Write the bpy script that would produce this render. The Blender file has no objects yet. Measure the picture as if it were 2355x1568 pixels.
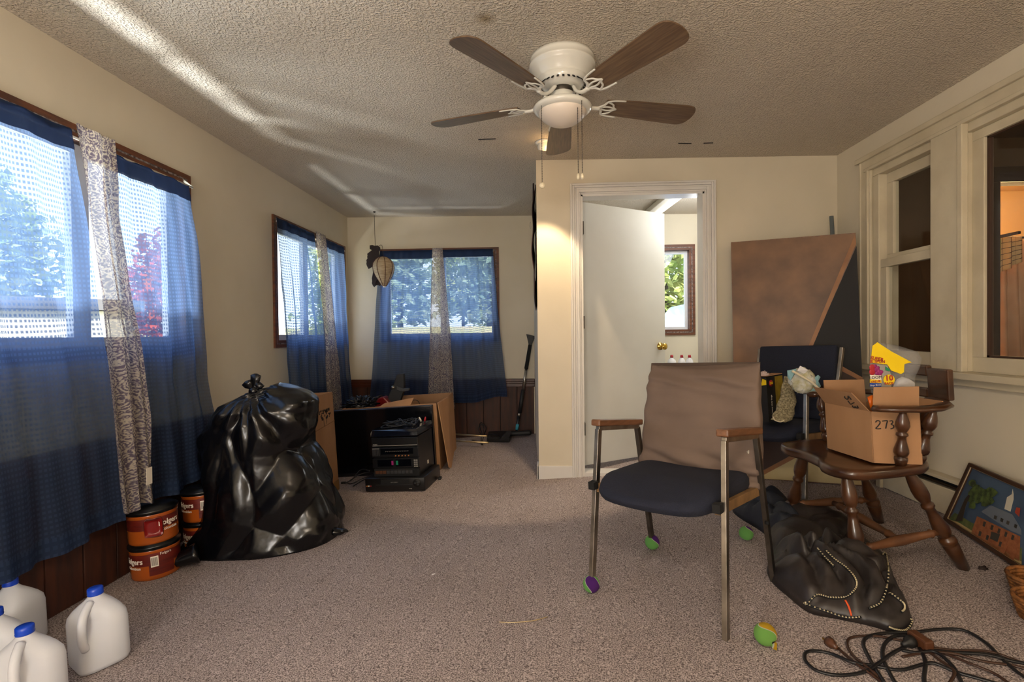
import bpy, bmesh, math, random
from mathutils import Vector, Matrix, noise
random.seed(7)
PI = math.pi
sc = bpy.context.scene
COL = sc.collection
# ------------------------------------------------------------------ camera
FPX, CX, CY = 1177.0, 1177.5, 784.0
SLOPE = .055                       # the porch floor falls towards the outer (left) wall
CAM = Vector((0, 0, 1.036))
yw, pt, rl = math.radians(3.04), math.radians(.70), math.radians(.6)
fw = Vector((-math.sin(yw)*math.cos(pt), math.cos(yw)*math.cos(pt), -math.sin(pt)))
rt = Vector((math.cos(yw), math.sin(yw), 0)); up = rt.cross(fw)
rt = rt*math.cos(rl) - up*math.sin(rl); up = rt.cross(fw)
cd = bpy.data.cameras.new('camera'); co = bpy.data.objects.new('camera', cd); COL.objects.link(co)
co.matrix_world = Matrix(((rt.x, up.x, -fw.x, CAM.x), (rt.y, up.y, -fw.y, CAM.y), (rt.z, up.z, -fw.z, CAM.z), (0, 0, 0, 1)))
cd.sensor_width = 36; cd.lens = 36*FPX/2355; cd.clip_start = .02; cd.clip_end = 300
sc.camera = co
# ------------------------------------------------------------------ world, lights, exposure
sc.view_settings.view_transform = 'Standard'; sc.view_settings.look = 'None'
sc.view_settings.gamma = 1; sc.view_settings.exposure = .38; sc.view_settings.use_curve_mapping = False
w = bpy.data.worlds.new('world'); sc.world = w; w.use_nodes = True
nt = w.node_tree; nt.nodes.clear()
wo = nt.nodes.new('ShaderNodeOutputWorld'); bg = nt.nodes.new('ShaderNodeBackground')
tc = nt.nodes.new('ShaderNodeTexCoord'); sx_ = nt.nodes.new('ShaderNodeSeparateXYZ'); cr = nt.nodes.new('ShaderNodeValToRGB')
cr.color_ramp.elements[0].position = 0; cr.color_ramp.elements[0].color = (.84, .92, 1, 1)
cr.color_ramp.elements[1].position = .8; cr.color_ramp.elements[1].color = (.34, .54, 1, 1)
nt.links.new(tc.outputs['Generated'], sx_.inputs[0]); nt.links.new(sx_.outputs['Z'], cr.inputs[0])
nt.links.new(cr.outputs[0], bg.inputs[0]); nt.links.new(bg.outputs[0], wo.inputs[0]); bg.inputs[1].default_value = 3.4

def light(name, kind, loc, energy, color, size=.1, target=None, **k):
    d = bpy.data.lights.new(name, kind); d.energy = energy; d.color = color
    if kind == 'SUN': d.angle = size
    elif kind == 'AREA': d.size = size
    else: d.shadow_soft_size = size
    for a, b in k.items(): setattr(d, a, b)
    o = bpy.data.objects.new(name, d); COL.objects.link(o); o.location = loc
    if target is not None:
        o.rotation_euler = (Vector(target)-Vector(loc)).to_track_quat('-Z', 'Y').to_euler()
    return o
WARM = (1, .74, .46)
light('sun', 'SUN', (8, -8, 12), 15, (1, .93, .8), .01, target=(0, 2, 0))
light('ceiling_lamp_light', 'POINT', (.05, -.35, 2.02), 48, (1, .85, .68), .10)
light('second_lamp_light', 'POINT', (1.0, -.75, 1.95), 9, (1, .80, .58), .12)
light('back_fill_light', 'POINT', (-.8, -1.0, .9), 95, (1, .95, .9), .35)  # added fill behind the camera, lifts the ceiling from below; no fixture there
light('spot_bulb_light', 'SPOT', (.075, 3.30, 2.17), 46, (1, .74, .46), .03, target=(-.03, 3.67, .9), spot_size=math.radians(62), spot_blend=.25)
light('spot_glow_light', 'POINT', (.07, 3.27, 2.19), .35, (1, .6, .25), .02)
for i_, (gx, gy, tx_, ty_) in enumerate(((-3.55, .95, -2.03, 1.35), (-3.5, 2.35, -2.03, 2.3), (-3.6, 4.7, -2.03, 4.6), (-1.1, 6.9, -1.05, 5.37))):
    light('added_glint_light', 'AREA', (gx, gy, .1), (38, 34, 16, 12)[i_], (.94, .96, 1), .34, target=(tx_, ty_, 1.92), spread=math.radians(110))  # added lamps low outside the windows, standing in for sun reflected upward
light('utility_fill_light', 'POINT', (1.45, 4.3, 2.05), 26, (.90, .95, 1), .25)  # added fill standing in for the utility room's tube and daylight
light('inner_doorway_light', 'POINT', (3.9, 4.5, 2.05), 42, (1, .62, .26), .12)
light('inner_fill_light', 'POINT', (3.2, .2, 1.9), 26, (1, .72, .45), .2)  # added fill that keeps the inner room from going black; no fixture

# ------------------------------------------------------------------ frames and pixel helpers (offline measurements turned into points)
TILT = Matrix.Rotation(-math.atan(SLOPE), 4, 'Y')
TILTI = TILT.inverted()
def ray(px, py): return fw + rt*((px-CX)/FPX) - up*((py-CY)/FPX)
def W(px, py, ax, val):
    d = ray(px, py); return CAM + d*((val-CAM[ax])/d[ax])
def A(px, py, z=0.0):                       # point at height z over the floor, in the floor's own frame
    o = TILTI @ CAM; d = (TILTI.to_3x3() @ ray(px, py)); return o + d*((z-o.z)/d.z)
def AY(px, py, y):
    o = TILTI @ CAM; d = (TILTI.to_3x3() @ ray(px, py)); return o + d*((y-o.y)/d.y)
def AX(px, py, x):
    o = TILTI @ CAM; d = (TILTI.to_3x3() @ ray(px, py)); return o + d*((x-o.x)/d.x)

# ------------------------------------------------------------------ materials
def lin(c): return tuple(((v/255)/12.92 if v/255 <= .04045 else ((v/255+.055)/1.055)**2.4) for v in c)+(1,)
def newmat(name):
    m = bpy.data.materials.new(name); m.use_nodes = True; return m, m.node_tree, m.node_tree.nodes['Principled BSDF']
def P(name, c, r=.6, metal=0, c2=None, sc_=8, detail=4, bump=0, bsc=60, stretch=None, emit=0, spec=None, coat=0, lo=.35, hi=.65, bdist=.002):
    m, t, b = newmat(name); N = t.nodes; L = t.links
    b.inputs['Base Color'].default_value = lin(c); b.inputs['Roughness'].default_value = r; b.inputs['Metallic'].default_value = metal
    if spec is not None: b.inputs['Specular IOR Level'].default_value = spec
    if coat: b.inputs['Coat Weight'].default_value = coat
    co_ = N.new('ShaderNodeTexCoord'); src = co_.outputs['Object']
    if stretch:
        mp = N.new('ShaderNodeMapping'); mp.inputs['Scale'].default_value = stretch; L.new(src, mp.inputs[0]); src = mp.outputs[0]
    if c2 is not None:
        n = N.new('ShaderNodeTexNoise'); n.inputs['Scale'].default_value = sc_; n.inputs['Detail'].default_value = detail; L.new(src, n.inputs['Vector'])
        rp = N.new('ShaderNodeValToRGB'); rp.color_ramp.elements[0].position = lo; rp.color_ramp.elements[1].position = hi
        rp.color_ramp.elements[0].color = lin(c); rp.color_ramp.elements[1].color = lin(c2)
        L.new(n.outputs['Fac'], rp.inputs[0]); L.new(rp.outputs[0], b.inputs['Base Color'])
    if bump:
        n2 = N.new('ShaderNodeTexNoise'); n2.inputs['Scale'].default_value = bsc; n2.inputs['Detail'].default_value = 3; L.new(src, n2.inputs['Vector'])
        bp = N.new('ShaderNodeBump'); bp.inputs['Strength'].default_value = bump; bp.inputs['Distance'].default_value = bdist
        L.new(n2.outputs['Fac'], bp.inputs['Height']); L.new(bp.outputs[0], b.inputs['Normal'])
    if emit:
        b.inputs['Emission Color'].default_value = lin(c); b.inputs['Emission Strength'].default_value = emit
    return m
M = {}
M['wall'] = P('cream_wall_paint', (214, 204, 183), .75, c2=(206, 196, 174), sc_=1.6, bump=.25, bsc=45)
M['trim'] = P('white_gloss_trim', (220, 217, 212), .35, c2=(212, 207, 200), sc_=3)
M['doorp'] = P('white_door_paint', (214, 214, 208), .45, c2=(206, 205, 198), sc_=2, bump=.08, bsc=40)
M['rtrim'] = P('cream_window_paint', (205, 194, 168), .4, c2=(190, 178, 152), sc_=5, bump=.15, bsc=60)
M['frame'] = P('brown_window_wood', (112, 62, 32), .5, c2=(76, 42, 24), sc_=6, stretch=(1, 1, 6), bump=.3, bsc=80)
M['ragged'] = P('peeling_strip', (150, 140, 136), .7, c2=(60, 44, 40), sc_=60, detail=6, bump=.8, bsc=120)
M['sashw'] = P('white_sash', (224, 226, 230), .4)
M['board'] = P('knotty_pine_stain', (74, 36, 17), .62, c2=(44, 21, 12), sc_=5, stretch=(5, 5, .7), detail=8, bump=.25, bsc=30)
M['rail'] = P('chair_rail_stain', (88, 42, 20), .38, c2=(58, 27, 14), sc_=6)
M['white'] = P('white_enamel', (222, 220, 210), .22, coat=.4)
M['opal'] = P('opal_glass', (226, 214, 200), .35)
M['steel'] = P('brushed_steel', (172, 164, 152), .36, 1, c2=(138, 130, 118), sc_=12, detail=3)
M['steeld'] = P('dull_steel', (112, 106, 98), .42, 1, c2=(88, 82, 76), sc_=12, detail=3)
M['blackpl'] = P('black_plastic', (14, 14, 16), .32, bump=.1, bsc=200)
M['blackmat'] = P('matt_black_plastic', (18, 17, 17), .55)
M['gloss'] = P('smoked_lid', (12, 15, 26), .07, spec=.9)
M['black'] = P('flat_black', (8, 8, 9), .8)
M['trash'] = P('black_polythene', (8, 8, 11), .24, bump=.25, bsc=7, spec=.5, bdist=.02)
M['card'] = P('corrugated_cardboard', (168, 128, 92), .85, c2=(158, 118, 82), sc_=8, bump=.15, bsc=150, stretch=(1, 1, .2))
M['cardd'] = P('box_inside', (136, 98, 64), .9)
M['cardseal'] = P('dark_tape', (128, 92, 50), .4)
M['ink'] = P('ink', (26, 20, 18), .6)
M['seat'] = P('navy_seat_cloth', (17, 21, 36), .9, c2=(27, 32, 50), sc_=380, detail=1, bump=.6, bsc=420)
M['tan'] = P('taupe_cover', (112, 94, 82), .8, c2=(104, 87, 76), sc_=4, bump=.25, bsc=25, bdist=.006)
M['armwood'] = P('arm_wood', (124, 84, 56), .4, c2=(98, 64, 40), sc_=14, stretch=(6, 1, 6))
M['railwood'] = P('seat_rail_wood', (146, 112, 72), .6, c2=(110, 82, 50), sc_=14)
M['maple'] = P('dark_maple', (80, 48, 26), .28, c2=(50, 28, 15), sc_=7, stretch=(1, 1, 2), detail=6, coat=.3)
M['mapled'] = P('worn_stretcher_wood', (110, 70, 40), .55, c2=(74, 44, 24), sc_=9)
M['orange'] = P('orange_can_plastic', (158, 76, 22), .25, coat=.3)
M['canred'] = P('can_label_red', (104, 30, 20), .35, c2=(78, 20, 14), sc_=9, stretch=(1, 1, 8))
M['lid'] = P('black_can_lid', (12, 12, 13), .3)
M['cream'] = P('cream_print', (232, 222, 206), .5)
M['grey'] = P('grey_print', (150, 146, 138), .5)
M['bluecap'] = P('blue_cap', (16, 64, 186), .35)
M['yellow'] = P('yellow_print', (240, 206, 10), .35)
M['red'] = P('red_plastic', (120, 14, 14), .28)
M['redp'] = P('red_print', (168, 30, 40), .4)
M['purp'] = P('berry_print', (140, 30, 100), .4)
M['bluep'] = P('blue_print', (26, 66, 150), .4)
M['green'] = P('green_print', (20, 130, 90), .4)
M['orangep'] = P('orange_bag_print', (226, 106, 14), .3)
M['brass'] = P('brass', (212, 176, 84), .2, 1)
M['hinge'] = P('bronze_hinge', (52, 40, 30), .5, .6)
M['navybag'] = P('navy_bag_nylon', (20, 26, 38), .62, bump=.3, bsc=14, bdist=.01)
M['jacket'] = P('charcoal_nylon', (46, 40, 38), .45, c2=(34, 30, 30), sc_=5, bump=.35, bsc=16, bdist=.01)
M['zip'] = P('zip_teeth', (200, 186, 150), .4)
M['orange2'] = P('orange_piping', (214, 84, 34), .5)
M['paper'] = P('white_paper', (226, 224, 224), .6)
M['cordb'] = P('black_cord', (16, 16, 20), .4)
M['cordn'] = P('brown_cord', (58, 36, 25), .4)
M['outletbr'] = P('brown_outlet_plastic', (84, 50, 30), .4)
M['basket'] = P('wicker', (150, 96, 44), .6, c2=(92, 54, 22), sc_=40, bump=1, bsc=60, bdist=.006)
M['hbrown'] = P('board_brown_finish', (126, 88, 56), .5, c2=(84, 56, 34), sc_=5, detail=8, bump=.2, bsc=12, lo=.3, hi=.7)
M['htan'] = P('board_tan_strip', (150, 98, 50), .5, c2=(128, 80, 40), sc_=8)
M['hblack'] = P('board_black_panel', (20, 18, 19), .7)
M['hmaroon'] = P('board_maroon_panel', (62, 38, 30), .6, c2=(54, 32, 26), sc_=5)
M['hcream'] = P('board_cream_panel', (196, 178, 130), .6, c2=(184, 162, 112), sc_=5)
M['orn'] = P('dark_carved_wood', (34, 17, 12), .7, bump=.3, bsc=80)
M['lantern'] = P('paper_lantern', (196, 176, 142), .7, c2=(160, 136, 102), sc_=30, detail=6, stretch=(.6, .6, 5), bump=.5, bsc=50)
M['lanrib'] = P('lantern_rib', (84, 46, 32), .7)
M['string'] = P('string', (70, 58, 44), .8)
M['banner'] = P('maroon_cloth', (44, 16, 18), .85, c2=(30, 10, 14), sc_=14)
M['bannerw'] = P('pale_print', (170, 160, 156), .8)
M['pipegrey'] = P('grey_pipe', (104, 112, 116), .5)
M['dkwall'] = P('inner_room_brown', (96, 70, 44), .8, c2=(88, 62, 38), sc_=2)
M['dkwood'] = P('inner_dark_wood', (58, 34, 20), .5)
M['orwall'] = P('doorway_cream_panel', (226, 190, 140), .7)
M['robe'] = P('peach_robe', (226, 186, 150), .9, c2=(214, 168, 130), sc_=6, bump=.4, bsc=90)
M['robey'] = P('yellow_towel', (214, 196, 96), .9, bump=.5, bsc=160)
M['navy'] = P('black_glass_panel', (6, 7, 12), .12)
M['alu'] = P('satin_aluminium', (176, 172, 162), .3, 1)
M['gold'] = P('pale_gold_tube', (196, 176, 136), .3, .8)
M['teal'] = P('teal_sticker', (60, 150, 170), .4)
M['led'] = P('amber_button', (190, 120, 60), .3)
M['dkgrey'] = P('dark_grey_plastic', (48, 48, 50), .5)
M['mesh'] = P('mesh_sleeve', (168, 156, 124), .9, c2=(110, 100, 74), sc_=120, detail=1, bump=1, bsc=140)
M['wipe'] = P('used_wipes', (176, 170, 130), .7, c2=(206, 206, 200), sc_=30, bump=.8, bsc=30, bdist=.01)
M['tealw'] = P('pale_teal_wrapper', (130, 172, 178), .6)
M['ivory'] = P('ivory_plastic', (226, 214, 184), .4)
M['grass'] = P('lawn', (166, 164, 110), .95, c2=(204, 180, 132), sc_=.5)
M['bark'] = P('bark', (74, 60, 50), .9, c2=(50, 40, 34), sc_=6)
M['asph'] = P('drive', (176, 170, 160), .9)
M['carb'] = P('pale_blue_car_paint', (176, 196, 224), .2, coat=.6)
M['carg'] = P('car_glass', (60, 76, 92), .08)
M['tyre'] = P('tyre', (20, 20, 20), .8)
M['siding'] = P('shed_siding', (214, 210, 200), .7)
M['shedroof'] = P('shed_roof', (90, 88, 90), .8)

def leaf(name, c, c2):
    m, t, b = newmat(name); N = t.nodes; L = t.links
    co_ = N.new('ShaderNodeTexCoord'); n = N.new('ShaderNodeTexNoise'); n.inputs['Scale'].default_value = 1.2; n.inputs['Detail'].default_value = 5
    rp = N.new('ShaderNodeValToRGB'); rp.color_ramp.elements[0].position = .35; rp.color_ramp.elements[1].position = .65
    rp.color_ramp.elements[0].color = lin(c); rp.color_ramp.elements[1].color = lin(c2)
    L.new(co_.outputs['Object'], n.inputs['Vector']); L.new(n.outputs['Fac'], rp.inputs[0]); L.new(rp.outputs[0], b.inputs['Base Color'])
    b.inputs['Roughness'].default_value = .7
    tr = N.new('ShaderNodeBsdfTranslucent'); mx = N.new('ShaderNodeMixShader'); mx.inputs[0].default_value = .35
    L.new(rp.outputs[0], tr.inputs[0]); L.new(b.outputs[0], mx.inputs[1]); L.new(tr.outputs[0], mx.inputs[2]); L.new(mx.outputs[0], N['Material Output'].inputs[0])
    return m
M['leafg'] = leaf('leaves_green', (132, 156, 84), (186, 190, 122))
M['leafd'] = leaf('leaves_conifer', (120, 144, 126), (168, 180, 150))
M['leafy'] = leaf('leaves_yellow', (196, 160, 84), (160, 160, 90))
M['leafr'] = leaf('leaves_red', (196, 74, 50), (178, 110, 70))

def glassmat():
    m, t, b = newmat('window_glass'); N = t.nodes; L = t.links
    tr = N.new('ShaderNodeBsdfTransparent'); tr.inputs[0].default_value = (.94, .96, .96, 1)
    gl = N.new('ShaderNodeBsdfGlossy'); gl.inputs['Roughness'].default_value = .02
    lw = N.new('ShaderNodeLayerWeight'); pw_ = N.new('ShaderNodeMath'); pw_.operation = 'POWER'; pw_.inputs[1].default_value = 5; L.new(lw.outputs['Facing'], pw_.inputs[0])
    fr = N.new('ShaderNodeMath'); fr.operation = 'MULTIPLY_ADD'; fr.inputs[1].default_value = .4; fr.inputs[2].default_value = .03; L.new(pw_.outputs[0], fr.inputs[0]); mx = N.new('ShaderNodeMixShader')
    L.new(fr.outputs[0], mx.inputs[0]); L.new(tr.outputs[0], mx.inputs[1]); L.new(gl.outputs[0], mx.inputs[2]); L.new(mx.outputs[0], N['Material Output'].inputs[0])
    return m
M['glass'] = glassmat()
def film():
    m, t, b = newmat('clear_film'); N = t.nodes; L = t.links
    tr = N.new('ShaderNodeBsdfTransparent'); tr.inputs[0].default_value = (.93, .93, .93, 1)
    b.inputs['Base Color'].default_value = (.7, .7, .7, 1); b.inputs['Roughness'].default_value = .1
    n = N.new('ShaderNodeTexNoise'); n.inputs['Scale'].default_value = 28; bp = N.new('ShaderNodeBump'); bp.inputs['Distance'].default_value = .01
    L.new(n.outputs['Fac'], bp.inputs['Height']); L.new(bp.outputs[0], b.inputs['Normal'])
    mx = N.new('ShaderNodeMixShader'); mx.inputs[0].default_value = .22
    L.new(tr.outputs[0], mx.inputs[1]); L.new(b.outputs[0], mx.inputs[2]); L.new(mx.outputs[0], N['Material Output'].inputs[0])
    return m
M['film'] = film()
def jugmat():
    m, t, b = newmat('milky_polythene'); N = t.nodes; L = t.links
    b.inputs['Base Color'].default_value = lin((236, 238, 242)); b.inputs['Roughness'].default_value = .38
    tr = N.new('ShaderNodeBsdfTranslucent'); tr.inputs[0].default_value = lin((224, 224, 230)); mx = N.new('ShaderNodeMixShader'); mx.inputs[0].default_value = .35
    L.new(b.outputs[0], mx.inputs[1]); L.new(tr.outputs[0], mx.inputs[2]); L.new(mx.outputs[0], N['Material Output'].inputs[0])
    return m
M['jug'] = jugmat()

def carpet():
    m, t, b = newmat('grey_loop_carpet'); N = t.nodes; L = t.links
    co_ = N.new('ShaderNodeTexCoord'); n = N.new('ShaderNodeTexNoise'); n.inputs['Scale'].default_value = 230; n.inputs['Detail'].default_value = 3
    rp = N.new('ShaderNodeValToRGB'); rp.color_ramp.elements[0].position = .36; rp.color_ramp.elements[1].position = .66
    rp.color_ramp.elements[0].color = lin((92, 82, 80)); rp.color_ramp.elements[1].color = lin((206, 192, 188))
    n2 = N.new('ShaderNodeTexNoise'); n2.inputs['Scale'].default_value = 1.5; n2.inputs['Detail'].default_value = 6
    mx = N.new('ShaderNodeMix'); mx.data_type = 'RGBA'; mx.blend_type = 'MULTIPLY'; mx.inputs[0].default_value = .5
    rp2 = N.new('ShaderNodeValToRGB'); rp2.color_ramp.elements[0].position = .3; rp2.color_ramp.elements[0].color = (.68, .66, .64, 1); rp2.color_ramp.elements[1].position = .6
    L.new(co_.outputs['Object'], n.inputs['Vector']); L.new(co_.outputs['Object'], n2.inputs['Vector'])
    L.new(n.outputs['Fac'], rp.inputs[0]); L.new(n2.outputs['Fac'], rp2.inputs[0]); L.new(rp.outputs[0], mx.inputs[6]); L.new(rp2.outputs[0], mx.inputs[7])
    L.new(mx.outputs[2], b.inputs['Base Color']); b.inputs['Roughness'].default_value = .95; b.inputs['Specular IOR Level'].default_value = .1
    bp = N.new('ShaderNodeBump'); bp.inputs['Strength'].default_value = .8; bp.inputs['Distance'].default_value = .004
    L.new(n.outputs['Fac'], bp.inputs['Height']); L.new(bp.outputs[0], b.inputs['Normal'])
    return m
M['carpet'] = carpet()
def popcorn():
    m, t, b = newmat('textured_ceiling'); N = t.nodes; L = t.links
    b.inputs['Base Color'].default_value = lin((212, 200, 182)); b.inputs['Roughness'].default_value = .9
    co_ = N.new('ShaderNodeTexCoord'); n = N.new('ShaderNodeTexNoise'); n.inputs['Scale'].default_value = 105; n.inputs['Detail'].default_value = 2.5; n.inputs['Roughness'].default_value = .5
    rp = N.new('ShaderNodeValToRGB'); rp.color_ramp.elements[0].position = .42; rp.color_ramp.elements[1].position = .68
    bp = N.new('ShaderNodeBump'); bp.inputs['Strength'].default_value = .75; bp.inputs['Distance'].default_value = .011
    L.new(co_.outputs['Object'], n.inputs['Vector']); L.new(n.outputs['Fac'], rp.inputs[0]); L.new(rp.outputs[0], bp.inputs['Height']); L.new(bp.outputs[0], b.inputs['Normal'])
    # one brown water stain
    vm = N.new('ShaderNodeVectorMath'); vm.operation = 'DISTANCE'; vm.inputs[1].default_value = (-.2, 2.02, 2.28); L.new(co_.outputs['Object'], vm.inputs[0])
    rs = N.new('ShaderNodeValToRGB'); rs.color_ramp.elements[0].color = lin((150, 128, 92)); rs.color_ramp.elements[1].color = lin((212, 200, 182)); rs.color_ramp.elements[1].position = .05
    L.new(vm.outputs['Value'], rs.inputs[0]); L.new(rs.outputs[0], b.inputs['Base Color'])
    return m
M['popcorn'] = popcorn()

def fabric(name, kind):
    """curtain cloth, UV in metres"""
    m, t, b = newmat(name); N = t.nodes; L = t.links
    uv = N.new('ShaderNodeUVMap'); sp = N.new('ShaderNodeSeparateXYZ'); L.new(uv.outputs[0], sp.inputs[0])
    def mth(op, a, bb=None):
        n = N.new('ShaderNodeMath'); n.operation = op
        for i, v in enumerate((a, bb)):
            if v is None: continue
            if isinstance(v, (int, float)): n.inputs[i].default_value = v
            else: L.new(v, n.inputs[i])
        return n.outputs[0]
    out = N['Material Output']; b.inputs['Roughness'].default_value = .85; b.inputs['Specular IOR Level'].default_value = .15
    tl = N.new('ShaderNodeBsdfTranslucent'); tr = N.new('ShaderNodeBsdfTransparent')
    m1 = N.new('ShaderNodeMixShader'); m2 = N.new('ShaderNodeMixShader')
    L.new(b.outputs[0], m1.inputs[1]); L.new(tl.outputs[0], m1.inputs[2]); L.new(tr.outputs[0], m2.inputs[1]); L.new(m1.outputs[0], m2.inputs[2]); L.new(m2.outputs[0], out.inputs[0])
    if kind == 'blue':
        b.inputs['Base Color'].default_value = lin((48, 62, 88)); tl.inputs[0].default_value = lin((122, 150, 196)); tr.inputs[0].default_value = (.92, .96, 1, 1)
        fu = mth('FRACT', mth('DIVIDE', sp.outputs[0], .017)); fv = mth('FRACT', mth('DIVIDE', sp.outputs[1], .021))
        dot = mth('MULTIPLY', mth('LESS_THAN', fu, .6), mth('LESS_THAN', fv, .5))
        line = mth('LESS_THAN', fv, .14)
        op = mth('ADD', .67, mth('MULTIPLY', dot, .26))
        m1.inputs[0].default_value = .42; L.new(op, m2.inputs[0])
    elif kind == 'header':
        b.inputs['Base Color'].default_value = lin((30, 42, 66)); tl.inputs[0].default_value = lin((24, 44, 90)); m1.inputs[0].default_value = .2; m2.inputs[0].default_value = .95
    else:
        vo = N.new('ShaderNodeTexVoronoi'); vo.inputs['Scale'].default_value = 13; vo.inputs['Randomness'].default_value = .55; L.new(uv.outputs[0], vo.inputs['Vector'])
        wv = mth('SINE', mth('MULTIPLY', vo.outputs['Distance'], 46))
        v2 = N.new('ShaderNodeTexVoronoi'); v2.inputs['Scale'].default_value = 55; L.new(uv.outputs[0], v2.inputs['Vector'])
        wv2 = mth('SINE', mth('MULTIPLY', v2.outputs['Distance'], 14))
        ns = N.new('ShaderNodeTexNoise'); ns.inputs['Scale'].default_value = 40; ns.inputs['Distortion'].default_value = 2.5; L.new(uv.outputs[0], ns.inputs['Vector'])
        s = mth('ADD', mth('ADD', mth('MULTIPLY', wv, .13), mth('MULTIPLY', wv2, .13)), mth('ADD', ns.outputs['Fac'], -.02))
        rp = N.new('ShaderNodeValToRGB'); e = rp.color_ramp.elements
        e[0].position = .36; e[0].color = lin((104, 94, 108)); e[1].position = .5; e[1].color = lin((156, 146, 146))
        x = e.new(.60); x.color = lin((196, 184, 166))
        L.new(s, rp.inputs[0]); L.new(rp.outputs[0], b.inputs['Base Color']); L.new(rp.outputs[0], tl.inputs[0])
        m1.inputs[0].default_value = .4; m2.inputs[0].default_value = .88
    return m
M['blue'] = fabric('sheer_blue_weave', 'blue'); M['header'] = fabric('blue_rod_pocket', 'header'); M['paisley'] = fabric('grey_paisley_print', 'pais')

def ballmat(name, c1, c2):
    m, t, b = newmat(name); N = t.nodes; L = t.links
    co_ = N.new('ShaderNodeTexCoord'); sp = N.new('ShaderNodeSeparateXYZ'); L.new(co_.outputs['Object'], sp.inputs[0])
    def mth(op, a, bb):
        n = N.new('ShaderNodeMath'); n.operation = op
        for i, v in enumerate((a, bb)):
            if isinstance(v, (int, float)): n.inputs[i].default_value = v
            else: L.new(v, n.inputs[i])
        return n.outputs[0]
    s = mth('ADD', mth('MULTIPLY', sp.outputs[0], 26), mth('MULTIPLY', mth('SUBTRACT', mth('MULTIPLY', sp.outputs[2], sp.outputs[2]), mth('MULTIPLY', sp.outputs[1], sp.outputs[1])), 900))
    s = mth('ADD', mth('MULTIPLY', s, .5), .5)
    rp = N.new('ShaderNodeValToRGB'); rp.color_ramp.interpolation = 'CONSTANT'; e = rp.color_ramp.elements
    e[0].color = lin(c1); e[1].position = .66; e[1].color = lin(c2); x = e.new(.58); x.color = lin((226, 222, 206))
    L.new(s, rp.inputs[0]); L.new(rp.outputs[0], b.inputs['Base Color']); b.inputs['Roughness'].default_value = .95
    n = N.new('ShaderNodeTexNoise'); n.inputs['Scale'].default_value = 240; bp = N.new('ShaderNodeBump'); bp.inputs['Distance'].default_value = .003; L.new(n.outputs['Fac'], bp.inputs['Height']); L.new(bp.outputs[0], b.inputs['Normal'])
    return m
M['ballgp'] = ballmat('green_purple_felt', (128, 204, 104), (92, 26, 132)); M['ballgy'] = ballmat('green_yellow_felt', (140, 206, 96), (228, 182, 20))

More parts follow.
